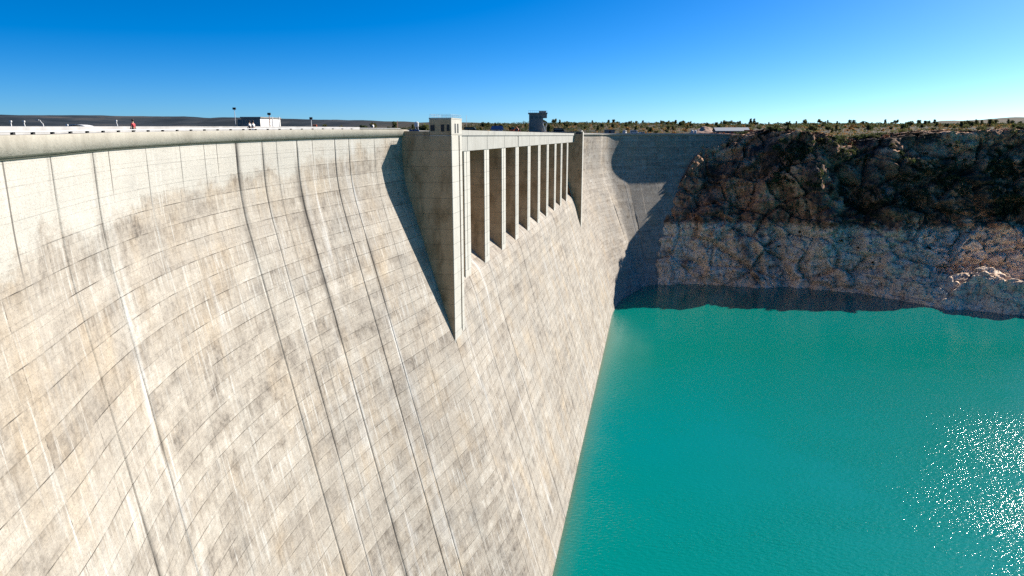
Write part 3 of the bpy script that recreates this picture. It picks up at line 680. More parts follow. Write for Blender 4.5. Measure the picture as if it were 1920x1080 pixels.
# ------------------------------------------------------------------ plateau and hills
def scrub_mat():
    t = NT('dry_scrub_ground'); p = t.pos()
    n1 = t.noise(p, 0.012, 5, 0.6); n2 = t.noise(p, 0.09, 6, 0.7); n3 = t.noise(p, 0.6, 5, 0.7)
    c = t.ramp(t.math('ADD', t.math('MULTIPLY', n1, 0.5), t.math('MULTIPLY', n2, 0.5)), [(0.36, (0.022, 0.028, 0.018)), (0.48, (0.06, 0.05, 0.032)), (0.57, (0.13, 0.088, 0.052)), (0.70, (0.22, 0.14, 0.085))])
    c = t.mix(t.ramp(n3, [(0.4, 0.85), (0.56, 0.0)]), c, (0.016, 0.022, 0.014))
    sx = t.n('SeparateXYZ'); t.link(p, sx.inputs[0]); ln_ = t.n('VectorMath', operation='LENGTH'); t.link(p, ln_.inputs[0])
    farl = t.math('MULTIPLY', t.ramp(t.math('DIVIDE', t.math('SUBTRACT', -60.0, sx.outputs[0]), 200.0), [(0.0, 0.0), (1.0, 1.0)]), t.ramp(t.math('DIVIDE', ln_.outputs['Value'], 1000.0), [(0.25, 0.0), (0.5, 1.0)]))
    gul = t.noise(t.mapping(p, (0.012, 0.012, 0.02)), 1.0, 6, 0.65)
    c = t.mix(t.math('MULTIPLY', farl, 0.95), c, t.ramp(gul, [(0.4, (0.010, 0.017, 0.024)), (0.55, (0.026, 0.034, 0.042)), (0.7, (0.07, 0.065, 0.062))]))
    return t.out(c, 0.95, t.bump(n3, 0.8, 0.6), 0.1)
M['scrub'] = scrub_mat()
az = np.radians(np.linspace(-58, 62, 361))
# inner edge of the plateau for every bearing: upstream side of the dam, then just behind the cliff rim
tt = np.linspace(0, T_L, 300); xl, yl, _, _ = crest(tt, -7.95)
edge = list(zip(xl, yl)) + [tuple(sp(s, -13.6)[:2]) for s in np.linspace(S_L, S_R, 40)]
tt = np.linspace(T_R, T_END - 14, 120); xr, yr, _, _ = crest(tt, -7.95); edge += list(zip(xr, yr))
rim = Pc[-1]; edge2 = [(p[0], p[1] - 22) for p in rim[90::10]]
ea = np.array([math.atan2(x, y) for x, y in edge + edge2 if y > 10]); er = np.array([math.hypot(x, y) for x, y in edge + edge2 if y > 10])
order = np.argsort(ea); r0 = np.interp(az, ea[order], er[order])
rr = np.r_[0, np.geomspace(1.5, 9000, 110)]
Rr = r0[:, None] + rr[None]
X = np.sin(az)[:, None] * Rr; Y = np.cos(az)[:, None] * Rr
azd = np.degrees(az)[:, None]
def hills_h(azd, X, Y, Rr):
    e1 = np.interp(azd, [-58, -36, -29, -25, -22.5, -21, -18, -14, -10.5, -7, -2, 6, 12, 16, 20, 26, 32, 62], [39, 39, 37, 37.5, 34, 33, 31, 30.5, 28, 25, 22, 21, 20.5, 19, 18.5, 20, 20, 20])   # skyline, picture rows above the horizon
    # skyline as an angle; rises to it at its own distance
    dist = np.interp(azd, [-58, -24, -16, -8, 5, 62], [1500, 1500, 1300, 1100, 950, 900])
    hh = e1 / FOC * dist * 0.97 * np.cos(np.radians(azd))
    prof_ = sstep(0, 1, (Rr - 0.42 * dist) / (0.58 * dist))
    cliffy = np.clip((azd + 4) / -14, 0, 1)                          # mesas on the left have a steep edge
    prof_ = prof_ * (1 - cliffy) + cliffy * (0.35 * sstep(0.55 * dist, 0.85 * dist, Rr) + 0.65 * sstep(0.84 * dist, 0.98 * dist, Rr + 60 * noise(X / 150, Y / 150, 1.7)))
    z = 77.3 + hh * prof_ * (1 + 0.0 * X)
    z = z + prof_ * hh * 0.06 * fbm(X / 260, Y / 260, 0.3, 4) + 0.6 * fbm(X / 40, Y / 40, 2.2, 3) * sstep(r0.mean(), 600, Rr)
    return z
Z = hills_h(azd, X, Y, Rr)
near = np.clip(rr / 60, 0, 1)[None]
Zn = np.interp(azd, [-58, 12.0, 15.5, 17, 19, 21.5, 24, 26, 28, 31, 62], [76.6, 76.6, 77.0, 76.4, 78.2, 75.5, 71.5, 73.6, 76.0, 77, 77])
Z = Zn * (1 - sstep(0, 1, near)) + Z * sstep(0, 1, near)
Z = np.where(rr[None] > 3000, Z - (rr[None] - 3000) * 0.01, Z)
Pg = np.stack([X, Y, Z], -1)
o = add('ground', grid_mesh('ground', Pg, smooth=True), None, M['scrub']); tag(o, 'dry scrubby plateau beyond the dam with low mesas on the skyline', 'ground', kind='structure')
# far blue ridge on the right
azr = np.radians(np.linspace(26, 62, 140)); e2 = np.interp(np.degrees(azr), [26, 29, 31.5, 33.5, 36, 37, 40, 62], [-10, 18, 25, 29, 34, 35, 37, 40])
rows = []
for k, (dr, f_) in enumerate([(0, 0.0), (300, 0.35), (600, 0.62), (900, 0.85), (1150, 0.97), (1300, 1.0), (1700, 0.7), (2600, -0.5)]):
    rad = 3000 + dr; zf = EYE - 30 + (30 + e2 / FOC * 4300 * 0.97 * np.cos(azr)) * f_
    zf = zf + 10 * f_ * fbm(np.sin(azr) * rad / 300, np.cos(azr) * rad / 300, 0.7, 4)
    rows.append(np.stack([np.sin(azr) * rad, np.cos(azr) * rad, zf], -1))
o = add('hills', grid_mesh('hills', np.array(rows), smooth=True), None, M['scrub']); tag(o, 'long pale blue ridge on the right skyline', 'hills', kind='structure')

# ------------------------------------------------------------------ guard rail along the left parapet
gr = empty('guard_rail', (float(plan[200, 0]), float(plan[200, 1]), EYE))
tag(gr, 'white pipe rail on dark brackets along the top of the dam parapet', 'railing')
def keep_world(o, root):
    o.parent = root; o.matrix_parent_inverse = root.matrix_basis.inverted(); return o
bpy.context.view_layer.update()
ts = tsteps(t_of_px(2) - 12, T_L - 0.5, 1.2); x, y, nx, ny = crest(ts, 0.0); zt = ztop(ts)
q = MB(); q.tube([(a, b, c + 0.14) for a, b, c in zip(x, y, zt)], 0.035, 6); keep_world(q.build('rail', M['wpaint']), gr)
bk = MB(); bk.box(-0.06, 0.06, -0.12, 0.12, 0, 0.13); bk0 = None
for t in np.arange(t_of_px(2) - 10, T_L - 1, 2.3):
    x1, y1, nx1, ny1 = crest([t]); z1 = ztop([t])
    if bk0 is None: o = bk0 = bk.build('bracket', M['tyre'])
    else: o = bk0.copy(); COL.objects.link(o)
    o.location = (x1[0], y1[0], z1[0]); o.rotation_euler = (0, 0, math.atan2(ny1[0], nx1[0])); keep_world(o, gr)

# ------------------------------------------------------------------ ground height for things that stand on the plateau
def ground_z(x, y):
    a = np.array([[math.degrees(math.atan2(x, y))]]); Rq = np.array([[math.hypot(x, y)]])
    z = hills_h(a, np.array([[x]]), np.array([[y]]), Rq)[0, 0]
    r_in = np.interp(math.radians(a[0, 0]), az, r0); t_ = float(sstep(0, 1, (Rq[0, 0] - r_in) / 60))
    zn = np.interp(a[0, 0], [-58, 12.0, 15.5, 17, 19, 21.5, 24, 26, 28, 31, 62], [76.6, 76.6, 77.0, 76.4, 78.2, 75.5, 71.5, 73.6, 76.0, 77, 77])
    return zn * (1 - t_) + z * t_
def spot(px, Y):
    p = at(px, 254, Y); return (float(p[0]), float(p[1]), float(ground_z(p[0], p[1])))

# ------------------------------------------------------------------ lamp posts beyond the left wing
def lamp_post(px, Y, top, lean, arm, label):
    p = spot(px, Y); h = at(px, top, Y)[2] - p[2]
    r = empty('lamp_post', p); tag(r, label, 'lamp post', 'lamp posts beyond the crest road')
    q = MB(); q.tube([(0, 0, 0), (lean * 0.4, 0, h * 0.5), (lean, 0, h)], [0.13, 0.1, 0.075]); q.build('post', M['wpaint'], r, smooth=True)
    if arm:
        q = MB(); q.tube([(lean, 0, h - 0.02), (lean - 0.3, 0, h + 0.3), (lean - arm * 0.6, 0, h + 0.5), (lean - arm, 0, h + 0.55)], [0.07, 0.065, 0.06, 0.05]); q.build('arm', M['wpaint'], r, smooth=True)
        q = MB(); q.box(lean - arm - 0.5, lean - arm + 0.05, -0.12, 0.12, h + 0.48, h + 0.62); q.build('lamp_head', M['gpaint'], r, 0.03)
    else:
        q = MB(); q.box(lean - 0.16, lean + 0.16, -0.14, 0.14, h - 0.02, h + 0.28); q.build('lamp_head', M['wpaint'], r, 0.04)
lamp_post(24.5, 110, 229.5, -0.05, 0, 'straight white lamp post at the far left of the crest')
lamp_post(51.5, 110, 229.5, -0.25, 0, 'white lamp post leaning left, second from the far left')
lamp_post(87, 110, 232, -0.3, 0.55, 'white lamp post with curved arm left of the arched shelter')
lamp_post(131, 118, 236, -0.22, 0, 'short white leaning post beside the arched shelter')
lamp_post(226, 130, 228, -0.5, 0, 'thin white post leaning left beyond the red-shirted walker')
# arched shelter
p = spot(152, 140); r = empty('arched_shelter', p); tag(r, 'low white arched shelter with dark openings and a brown door beyond the dam crest', 'shelter')
hh = at(152, 233.5, 140)[2] - p[2]
q = MB(); n = 14; v = []
for k in range(n + 1):
    a = math.pi * k / n; xx = -2.5 * math.cos(a); zz_ = hh - 0.95 + 0.95 * math.sin(a)
    for y_ in (-1.6, 1.6): v += [(xx, y_, zz_), (xx * 0.96, y_, zz_ - 0.13)]
f = []
for k in range(n):
    b = 4 * k; f += [(b, b + 4, b + 6, b + 2), (b + 1, b + 3, b + 7, b + 5), (b, b + 1, b + 5, b + 4), (b + 2, b + 6, b + 7, b + 3)]
q.poly(v, f); q.build('roof', M['wpaint'], r)
q = MB(); q.box(-2.35, 2.35, -1.4, 1.4, -1, hh - 0.7); q.build('wall', M['wpaint'], r)
q = MB(); q.box(-2.1, 0.0, -1.43, -1.3, hh - 2.2, hh - 0.85); q.build('opening', M['dark'], r)
q = MB(); q.box(0.55, 1.3, -1.44, -1.3, hh - 2.9, hh - 0.55); q.build('door', M['rust'], r)

# ------------------------------------------------------------------ gatehouse beside the crest road
def at_z(px, py, Y): return at(px, py, Y)[2]
YG = 100.0; gx0 = at(449, 240, YG)[0]; gx1 = at(489, 240, YG)[0]; gx2 = at(513, 240, YG + 2)[0]
gr_ = empty('gatehouse', ((gx0 + gx1) / 2, YG, 77.2)); tag(gr_, 'flat roofed gatehouse with dark front and sunlit white end wall behind the crest', 'building')
L2 = lambda z: z - 77.2
zt1, zt0, w_ = at_z(480, 219.5, YG), at_z(446, 223.5, YG), (gx1 - gx0)
cx = (gx0 + gx1) / 2
q = MB()
c_ = [(gx0 - cx + 0.35, 0.0), (gx1 - cx, 0.0), (gx2 - cx, 5.2), (gx0 - cx + 0.35 + (gx2 - gx1), 5.2)]
q.poly([(a, b, -1) for a, b in c_] + [(a, b, L2(zt1) - 0.14) for a, b in c_], [(3, 2, 1, 0), (4, 5, 6, 7), (0, 1, 5, 4), (1, 2, 6, 5), (2, 3, 7, 6), (3, 0, 4, 7)])
gw = q.build('wall', M['shed'], gr_); gw.data.materials.append(M['shed_end'])
for pgn in gw.data.polygons:
    if pgn.normal.x > 0.5: pgn.material_index = 1
q = MB(); c2 = [(-1, -1), (1, -1), (1, 1), (-1, 1)]
q.poly([(a + 0.12 * i, b + 0.12 * j, L2(zt1) - 0.137) for (a, b), (i, j) in zip(c_, c2)] + [(a + 0.12 * i, b + 0.12 * j, L2(zt1) + 0.03) for (a, b), (i, j) in zip(c_, c2)],
       [(3, 2, 1, 0), (4, 5, 6, 7), (0, 1, 5, 4), (1, 2, 6, 5), (2, 3, 7, 6), (3, 0, 4, 7)]); q.build('roof', M['shed'], gr_)
q = MB(); q.box(gx0 - cx - 0.3, gx0 - cx + 0.34, 0.3, 4, -1, L2(zt0)); q.build('annex', M['shed'], gr_)
for a in (0.75, 1.55, 2.4): 
    q = MB(); q.box(gx0 - cx + a, gx0 - cx + a + 0.42, -0.03, 0.1, 1.2, 2.0); q.build('window', M['glass'], gr_)
def mast(px, Y, top, label, cat, two=False, mats=('gpaint', 'gpaint'), rad=0.06, name='mast', head=True):
    p = spot(px, Y); h = at(px, top, Y)[2] - p[2]; r = empty(name, p); tag(r, label, cat)
    q = MB(); q.tube([(0, 0, 0), (0, 0, h)], [rad, rad * 0.7]); q.build('post', M[mats[0]], r, smooth=True)
    if two:
        q = MB(); q.tube([(0.42, 0, 0), (0.42, 0, h * 0.93)], [rad, rad * 0.8]); q.build('post', M[mats[1]], r, smooth=True)
        for k in range(1, 9): q = MB(); q.tube([(0, 0, h * k / 9.5), (0.42, 0, h * k / 9.5 + 0.12)], 0.02, 4); q.build('rung', M['rust'], r)
    if head:
        q = MB(); q.box(-0.22, 0.22, -0.1, 0.1, h - 0.05, h + 0.25); q.build('lamp_head', M['tyre'], r, 0.03)
    return r
mast(443.5, 99, 205, 'tall thin dark lamp mast at the left end of the gatehouse', 'mast', rad=0.05)
mast(507.5, 97, 215, 'red and white double mast in front of the gatehouse end wall', 'mast', True, ('rust', 'wpaint'), 0.075)
mast(525.5, 102, 219, 'plain white pole just right of the gatehouse', 'pole', mats=('wpaint', 'wpaint'), rad=0.085, head=False, name='pole')
mast(585, 104, 223, 'dark signal post with small head beside the orange barrier', 'signal', mats=('gpaint', 'gpaint'), rad=0.07, name='signal_post')
mast(746, 112, 226, 'thin brown pole near the left pylon', 'pole', mats=('rust', 'rust'), rad=0.05, head=False, name='pole')
mast(875, 420, 216, 'very thin antenna mast rising right of the pylon house', 'antenna', rad=0.12, head=False, name='antenna_mast')
# orange barrier
p = at(590.5, 240.5, 103); r = empty('road_barrier', (p[0], p[1], 77.8)); tag(r, 'orange road barrier at the foot of the signal post', 'barrier')
q = MB(); q.poly([(-0.4, -0.25, 0), (0.4, -0.25, 0), (0.4, 0.25, 0), (-0.4, 0.25, 0), (-0.3, -0.08, 1.75), (0.3, -0.08, 1.75), (0.3, 0.08, 1.75), (-0.3, 0.08, 1.75)], [(3, 2, 1, 0), (4, 5, 6, 7), (0, 1, 5, 4), (1, 2, 6, 5), (2, 3, 7, 6), (3, 0, 4, 7)]); q.build('body', M['orange'], r, 0.04)
q = MB(); q.box(-0.34, 0.34, -0.2, 0.2, 0.9, 1.1); q.build('band', M['wpaint'], r)
# blue drums and a white tank by the left pylon
drum = None
for k, (px, h) in enumerate(((769.5, 0.55), (774, 0.5), (779, 0.58), (783.5, 0.5))):
    p = sp(S_L - 4 + 0.6 * k, 0); b = at(px, 243.5, 113)
    if drum is None:
        drum = empty('drum', (b[0], b[1], 78.0)); q = MB(); q.tube([(0, 0, 0), (0, 0, 0.35), (0, 0, 0.37), (0, 0, 0.7), (0, 0, 0.72), (0, 0, 1.0)], [0.28, 0.28, 0.3, 0.3, 0.28, 0.28], 12); q.build('body', M['blue'], drum)
        q = MB(); q.tube([(0, 0, 1.0), (0, 0, 1.03)], 0.26, 12); q.build('lid', M['tyre'], drum); r = drum
    else:
        r = drum.copy(); COL.objects.link(r)
        for c in drum.children: d_ = c.copy(); COL.objects.link(d_); d_.parent = r
        r.location = (b[0], b[1], 78.0)
    tag(r, 'blue drum in the row left of the pylon house', 'drum', 'blue drums beside the pylon'); r.scale = (0.8, 0.8, 0.4 + h)
p = at(781.5, 240, 116); r = empty('water_tank', (p[0], p[1], 77.8)); tag(r, 'small pale tank on legs behind the blue drums', 'tank')
q = MB(); q.tube([(0, 0, 1.55), (0, 0, 1.65), (0, 0, 2.3), (0, 0, 2.42)], [0.25, 0.36, 0.36, 0.2], 12); q.build('vessel', M['wpaint'], r)
for i, j in ((-1, -1), (1, -1), (1, 1), (-1, 1)):
    q = MB(); q.tube([(0.3 * i, 0.3 * j, 0), (0.2 * i, 0.2 * j, 1.6)], 0.045, 5); q.build('leg', M['gpaint'], r)

# ------------------------------------------------------------------ control tower on the upstream edge of the spillway
YT = 280.0
tx0, tx1 = at(992.5, 230, YT)[0], at(1018.5, 230, YT)[0]; tz = at_z(1005, 213.5, YT); cx = (tx0 + tx1) / 2
tw = empty('control_tower', (cx, YT, 77.0)); tag(tw, 'dark concrete control tower with overhanging roof behind the spillway', 'tower')
hw = (tx1 - tx0) / 2; H_ = tz - 77
q = MB(); q.box(-hw, hw, 0, 5.5, -8, H_); q.build('body', M['shed'], tw, 0.05)
q = MB(); q.box(-hw - 0.4, hw + 1.7, -0.5, 6.0, H_ + 0.003, H_ + 0.45); q.build('roof_slab', M['shed'], tw, 0.04)
q = MB(); q.box(hw - 1.6, hw + 1.2, 0.4, 4.5, H_ + 0.453, H_ + 1.15); q.build('roof_room', M['shed'], tw, 0.04)
q = MB(); q.box(hw + 0.003, hw + 1.5, 0.2, 4.0, H_ - 1.6, H_); q.build('balcony', M['shed'], tw, 0.04)
for a, b, c in ((-hw + 0.3, 1.4, 3.6), (-hw + 2.3, 1.0, 7.6), (-hw + 0.5, 1.0, 7.6), (-hw + 4.0, 0.8, 7.6)):
    q = MB(); q.box(a, a + b, -0.04, 0.1, c, c + 0.95); q.build('window', M['glass'], tw)
q = MB()
for k in range(10):
    xk = -hw - 0.3 + k * (2 * hw + 1.8) / 9; q.tube([(xk, -0.4, H_ + 0.45), (xk, -0.4, H_ + 1.25)], 0.04, 4)
q.tube([(-hw - 0.3, -0.4, H_ + 1.25), (hw + 1.5, -0.4, H_ + 1.25)], 0.04, 4); q.build('roof_railing', M['gpaint'], tw)
# white forked hoist beside it
p = at(1021.5, 240, 278); r = empty('hoist_frame', (p[0], p[1], 78.2)); tag(r, 'white forked hoist frame standing beside the control tower', 'hoist')
for sx in (-0.85, 0.85):
    q = MB(); q.tube([(0.35 * np.sign(sx), 0, 0), (0.3 * np.sign(sx), 0, 2.6), (sx, 0, 4.6)], [0.2, 0.18, 0.12]); q.build('leg', M['wpaint'], r)
q = MB(); q.tube([(-0.5, 0, 3.3), (0.5, 0, 3.3)], 0.12); q.build('cross_beam', M['gpaint'], r); q = MB(); q.tube([(-0.9, 0, 4.6), (1.0, 0, 4.75)], 0.14); q.build('cross_beam', M['gpaint'], r)
q = MB(); q.tube([(0.7, 0, 4.5), (0.7, 0, 5.0)], [0.3, 0.3], 10); q.build('pulley', M['tyre'], r)

# ------------------------------------------------------------------ vehicles, kiosk, sheds beyond the dam
def wheel_set(r, xs_, yw, rad=0.42):
    for xx in xs_:
        for yy in (-yw, yw):
            q = MB(); q.tube([(xx, yy - 0.12, rad), (xx, yy + 0.12, rad)], rad, 12); w = q.build('wheel', M['tyre'], r)
            q = MB(); q.tube([(xx, yy - 0.13, rad), (xx, yy + 0.13, rad)], rad * 0.5, 8); q.build('rim', M['gpaint'], w)
def van(px, Y, L, H, mat, label, rz=0.0, group=None, base=None):
    p = spot(px, Y) if base is None else (at(px, 254, Y)[0], Y, base); r = empty('parked_van', p, rz); tag(r, label, 'van', group)
    a = L / 2
    sec = [(-a, 0.35), (a, 0.35), (a, 0.95), (a - 0.25, 1.15), (a - 1.0, H), (-a + 0.12, H), (-a, H - 0.2)]
    q = MB(); n = len(sec); q.poly([(x_, y_, z_) for y_ in (-0.95, 0.95) for x_, z_ in sec], [tuple(range(n))[::-1], tuple(range(n, 2 * n))] + [(k, (k + 1) % n, n + (k + 1) % n, n + k) for k in range(n)]); q.build('body', M[mat], r, 0.05)
    q = MB(); q.box(-a + 0.3, a - 1.1, -0.97, 0.97, H - 0.85, H - 0.3); q.build('side_window', M['glass'], r)
    q = MB(); q.poly([(a - 0.22, -0.8, 1.18), (a - 0.22, 0.8, 1.18), (a - 0.9, 0.8, H - 0.1), (a - 0.9, -0.8, H - 0.1)], [(0, 1, 2, 3)])
    for i in range(4): q.v[i] = (q.v[i][0] + 0.04, q.v[i][1], q.v[i][2])
    q.build('windscreen', M['glass'], r); wheel_set(r, (-a + 0.8, a - 0.8), 0.85)
    return r
ZC = 78.9
van(1171, 436, 3.8, 2.2, 'wpaint', 'white van parked leftmost behind the shaded end of the dam', R(70), None, ZC)
van(1189, 438, 4.8, 2.3, 'wpaint', 'largest white van parked behind the shaded end of the dam', 0.0, None, ZC)
van(1203, 434, 3.4, 1.6, 'wpaint', 'low white van parked rightmost behind the shaded end of the dam', R(180), None, ZC - 0.3)
van(968, 320, 4.6, 1.9, 'rust', 'dark red van parked right of the orange digger behind the spillway', 0, None, ZC + 0.3)
van(882, 300, 5.0, 2.0, 'tyre', 'dark van parked behind the spillway right of the pylon house', 0, None, ZC + 0.6)
van(1048, 330, 5.2, 2.1, 'tyre', 'dark van parked between the control tower and the right pylon', 0, None, ZC + 0.4)
van(1414, 452, 3.6, 1.9, 'wpaint', 'white van beside the orange truck on the far plateau', R(180), None, 79.0)
# blue kiosk
p = at(932, 246, 312); r = empty('blue_kiosk', (p[0], p[1], 78.6)); tag(r, 'blue roofed kiosk with white base behind the spillway bridge', 'kiosk')
q = MB(); q.box(-2.6, 2.6, -1.4, 1.4, -1.5, 2.0); q.build('wall', M['wpaint'], r)
q = MB(); q.poly([(-3.0, -1.8, 2.0), (3.0, -1.8, 2.0), (3.0, 1.8, 2.0), (-3.0, 1.8, 2.0), (-2.2, -0.3, 3.6), (2.4, -0.3, 3.6), (2.4, 0.3, 3.6), (-2.2, 0.3, 3.6)], [(3, 2, 1, 0), (4, 5, 6, 7), (0, 1, 5, 4), (1, 2, 6, 5), (2, 3, 7, 6), (3, 0, 4, 7)]); q.build('roof', M['blue'], r)
q = MB(); q.box(-0.5, 0.4, -1.45, -1.3, 0, 1.8); q.build('door', M['blue'], r)
# orange digger
p = at(960, 246, 310); r = empty('digger', (p[0], p[1], 78.6)); tag(r, 'orange digger with folded arm behind the spillway bridge', 'digger')
q = MB(); q.box(-1.5, 1.5, -1.2, -0.7, 0, 0.9); q.box(-1.5, 1.5, 0.7, 1.2, 0, 0.9); q.build('track', M['tyre'], r, 0.15)
q = MB(); q.box(-1.3, 0.9, -1.0, 1.0, 0.95, 2.0); q.build('body', M['orange'], r, 0.1)
q = MB(); q.box(-0.2, 1.0, -0.9, 0.1, 2.0, 3.1); q.build('cab', M['glass'], r, 0.08)
q = MB(); q.tube([(0.9, 0.5, 1.6), (2.0, 0.5, 3.3), (2.9, 0.5, 1.9), (2.6, 0.5, 0.7)], [0.25, 0.2, 0.18, 0.15], 6); q.build('arm', M['orange'], r)
q = MB(); q.box(2.3, 3.0, 0.1, 0.9, 0.2, 0.8); q.build('bucket', M['steel'], r)
# orange truck and low shed on the plateau
p = at(1404, 250, 450); r = empty('dump_truck', (p[0], p[1], 79.0)); tag(r, 'orange dump truck standing in front of the long shed', 'truck')
q = MB(); q.box(0.9, 2.4, -1.1, 1.1, 0.6, 2.6); q.build('cab', M['orange'], r, 0.12)
q = MB(); q.poly([(-2.6, -1.15, 0.9), (0.8, -1.15, 0.9), (0.8, 1.15, 0.9), (-2.6, 1.15, 0.9), (-2.9, -1.3, 2.5), (0.8, -1.3, 2.5), (0.8, 1.3, 2.5), (-2.9, 1.3, 2.5)], [(3, 2, 1, 0), (4, 5, 6, 7), (0, 1, 5, 4), (1, 2, 6, 5), (2, 3, 7, 6), (3, 0, 4, 7)]); q.build('tipper', M['orange'], r, 0.05)
q = MB(); q.box(2.41, 2.45, -0.9, 0.9, 1.5, 2.4); q.build('windscreen', M['glass'], r); wheel_set(r, (-1.8, 1.7), 0.95, 0.5)
p = at(1370, 250, 472); r = empty('long_shed', (p[0], p[1], 78.5)); tag(r, 'long low grey shed with ribbed roof on the plateau above the cliff', 'building')
q = MB(); q.box(-11, 11, -4, 4, -1.0, 2.4); q.build('wall', M['shed'], r)
q = MB(); v = [(-11.6, -4.6, 2.35), (11.6, -4.6, 2.35), (11.6, 0, 4.6), (-11.6, 0, 4.6), (11.6, 4.6, 2.35), (-11.6, 4.6, 2.35)]
q.poly(v + [(a, b, c + 0.15) for a, b, c in v], [(0, 3, 2, 1), (3, 5, 4, 2), (6, 7, 8, 9), (9, 8, 10, 11), (0, 1, 7, 6), (4, 5, 11, 10), (1, 2, 8, 7), (2, 4, 10, 8), (5, 3, 9, 11), (3, 0, 6, 9)])
for k in range(24): xk = -11.4 + k; q.box(xk - 0.05, xk + 0.05, -4.55, -4.45, 2.5, 2.58)
q.build('roof', M['gpaint'], r)
for k in range(7):
    q = MB(); q.box(-10 + k * 3, -8.2 + k * 3, -4.05, -3.9, 0.8, 2.0); q.build('window', M['glass'], r)
p = at(1143, 246, 445); r = empty('storage_shed', (p[0], p[1], 78.5)); tag(r, 'small dark flat shed behind the lit stretch of the dam past the right pylon', 'shed')
q = MB(); q.box(-3, 3, -2, 2, -1, 2.9); q.build('wall', M['shed'], r); q = MB(); q.box(-3.2, 3.2, -2.2, 2.2, 2.903, 3.1); q.build('roof', M['steel'], r); q = MB(); q.box(-0.6, 0.5, -2.04, -1.9, 0, 2.2); q.build('door', M['dark'], r)
for px, lb in ((1297.5, 'small white tank, the left one of a pair in front of the red soil mound'), (1303.5, 'small white tank, the right one of a pair in front of the red soil mound')):
    p = at(px, 250, 455); r = empty('storage_tank', (p[0], p[1], 78.6)); tag(r, lb, 'tank')
    q = MB(); q.tube([(0, 0, 0), (0, 0, 2.4), (0, 0, 2.8)], [0.85, 0.85, 0.35], 14); q.build('vessel', M['wpaint'], r)
    q = MB(); q.tube([(0, 0, 2.75), (0, 0, 2.95)], 0.2, 8); q.build('cap', M['gpaint'], r)
p = at(1425, 252, 446); r = MB(); r.box(-4.0, 4.0, -0.15, 0.15, -1.0, 0.75); o = r.build('low_wall', M['white_wall'], None, 0.03); o.location = (p[0], p[1], 78.6); o.rotation_euler = (0, R(-1.5), R(8)); tag(o, 'low white roadside wall right of the orange truck', 'wall')
# bare soil mound
u_ = np.linspace(-1, 1, 50); gx, gy = np.meshgrid(u_, u_); rr_ = np.sqrt(gx ** 2 + gy ** 2)
mz = np.clip(1 - rr_, -0.1, 1) ** 0.8 * 7.6 if False else np.maximum(0, 1 - rr_ ** 1.3) * 6.6 * (1 + 0.25 * fbm(gx * 2.2, gy * 2.2, 0.5, 4)) - 0.6
c0 = at(1322, 250, 520); Pm = np.stack([c0[0] + gx * 15, c0[1] + gy * 13, 78.4 + mz], -1)
tag(add('soil_mound', grid_mesh('soil_mound', Pm), None, M['mound']), 'bare red soil mound on the plateau', 'mound', kind='structure')

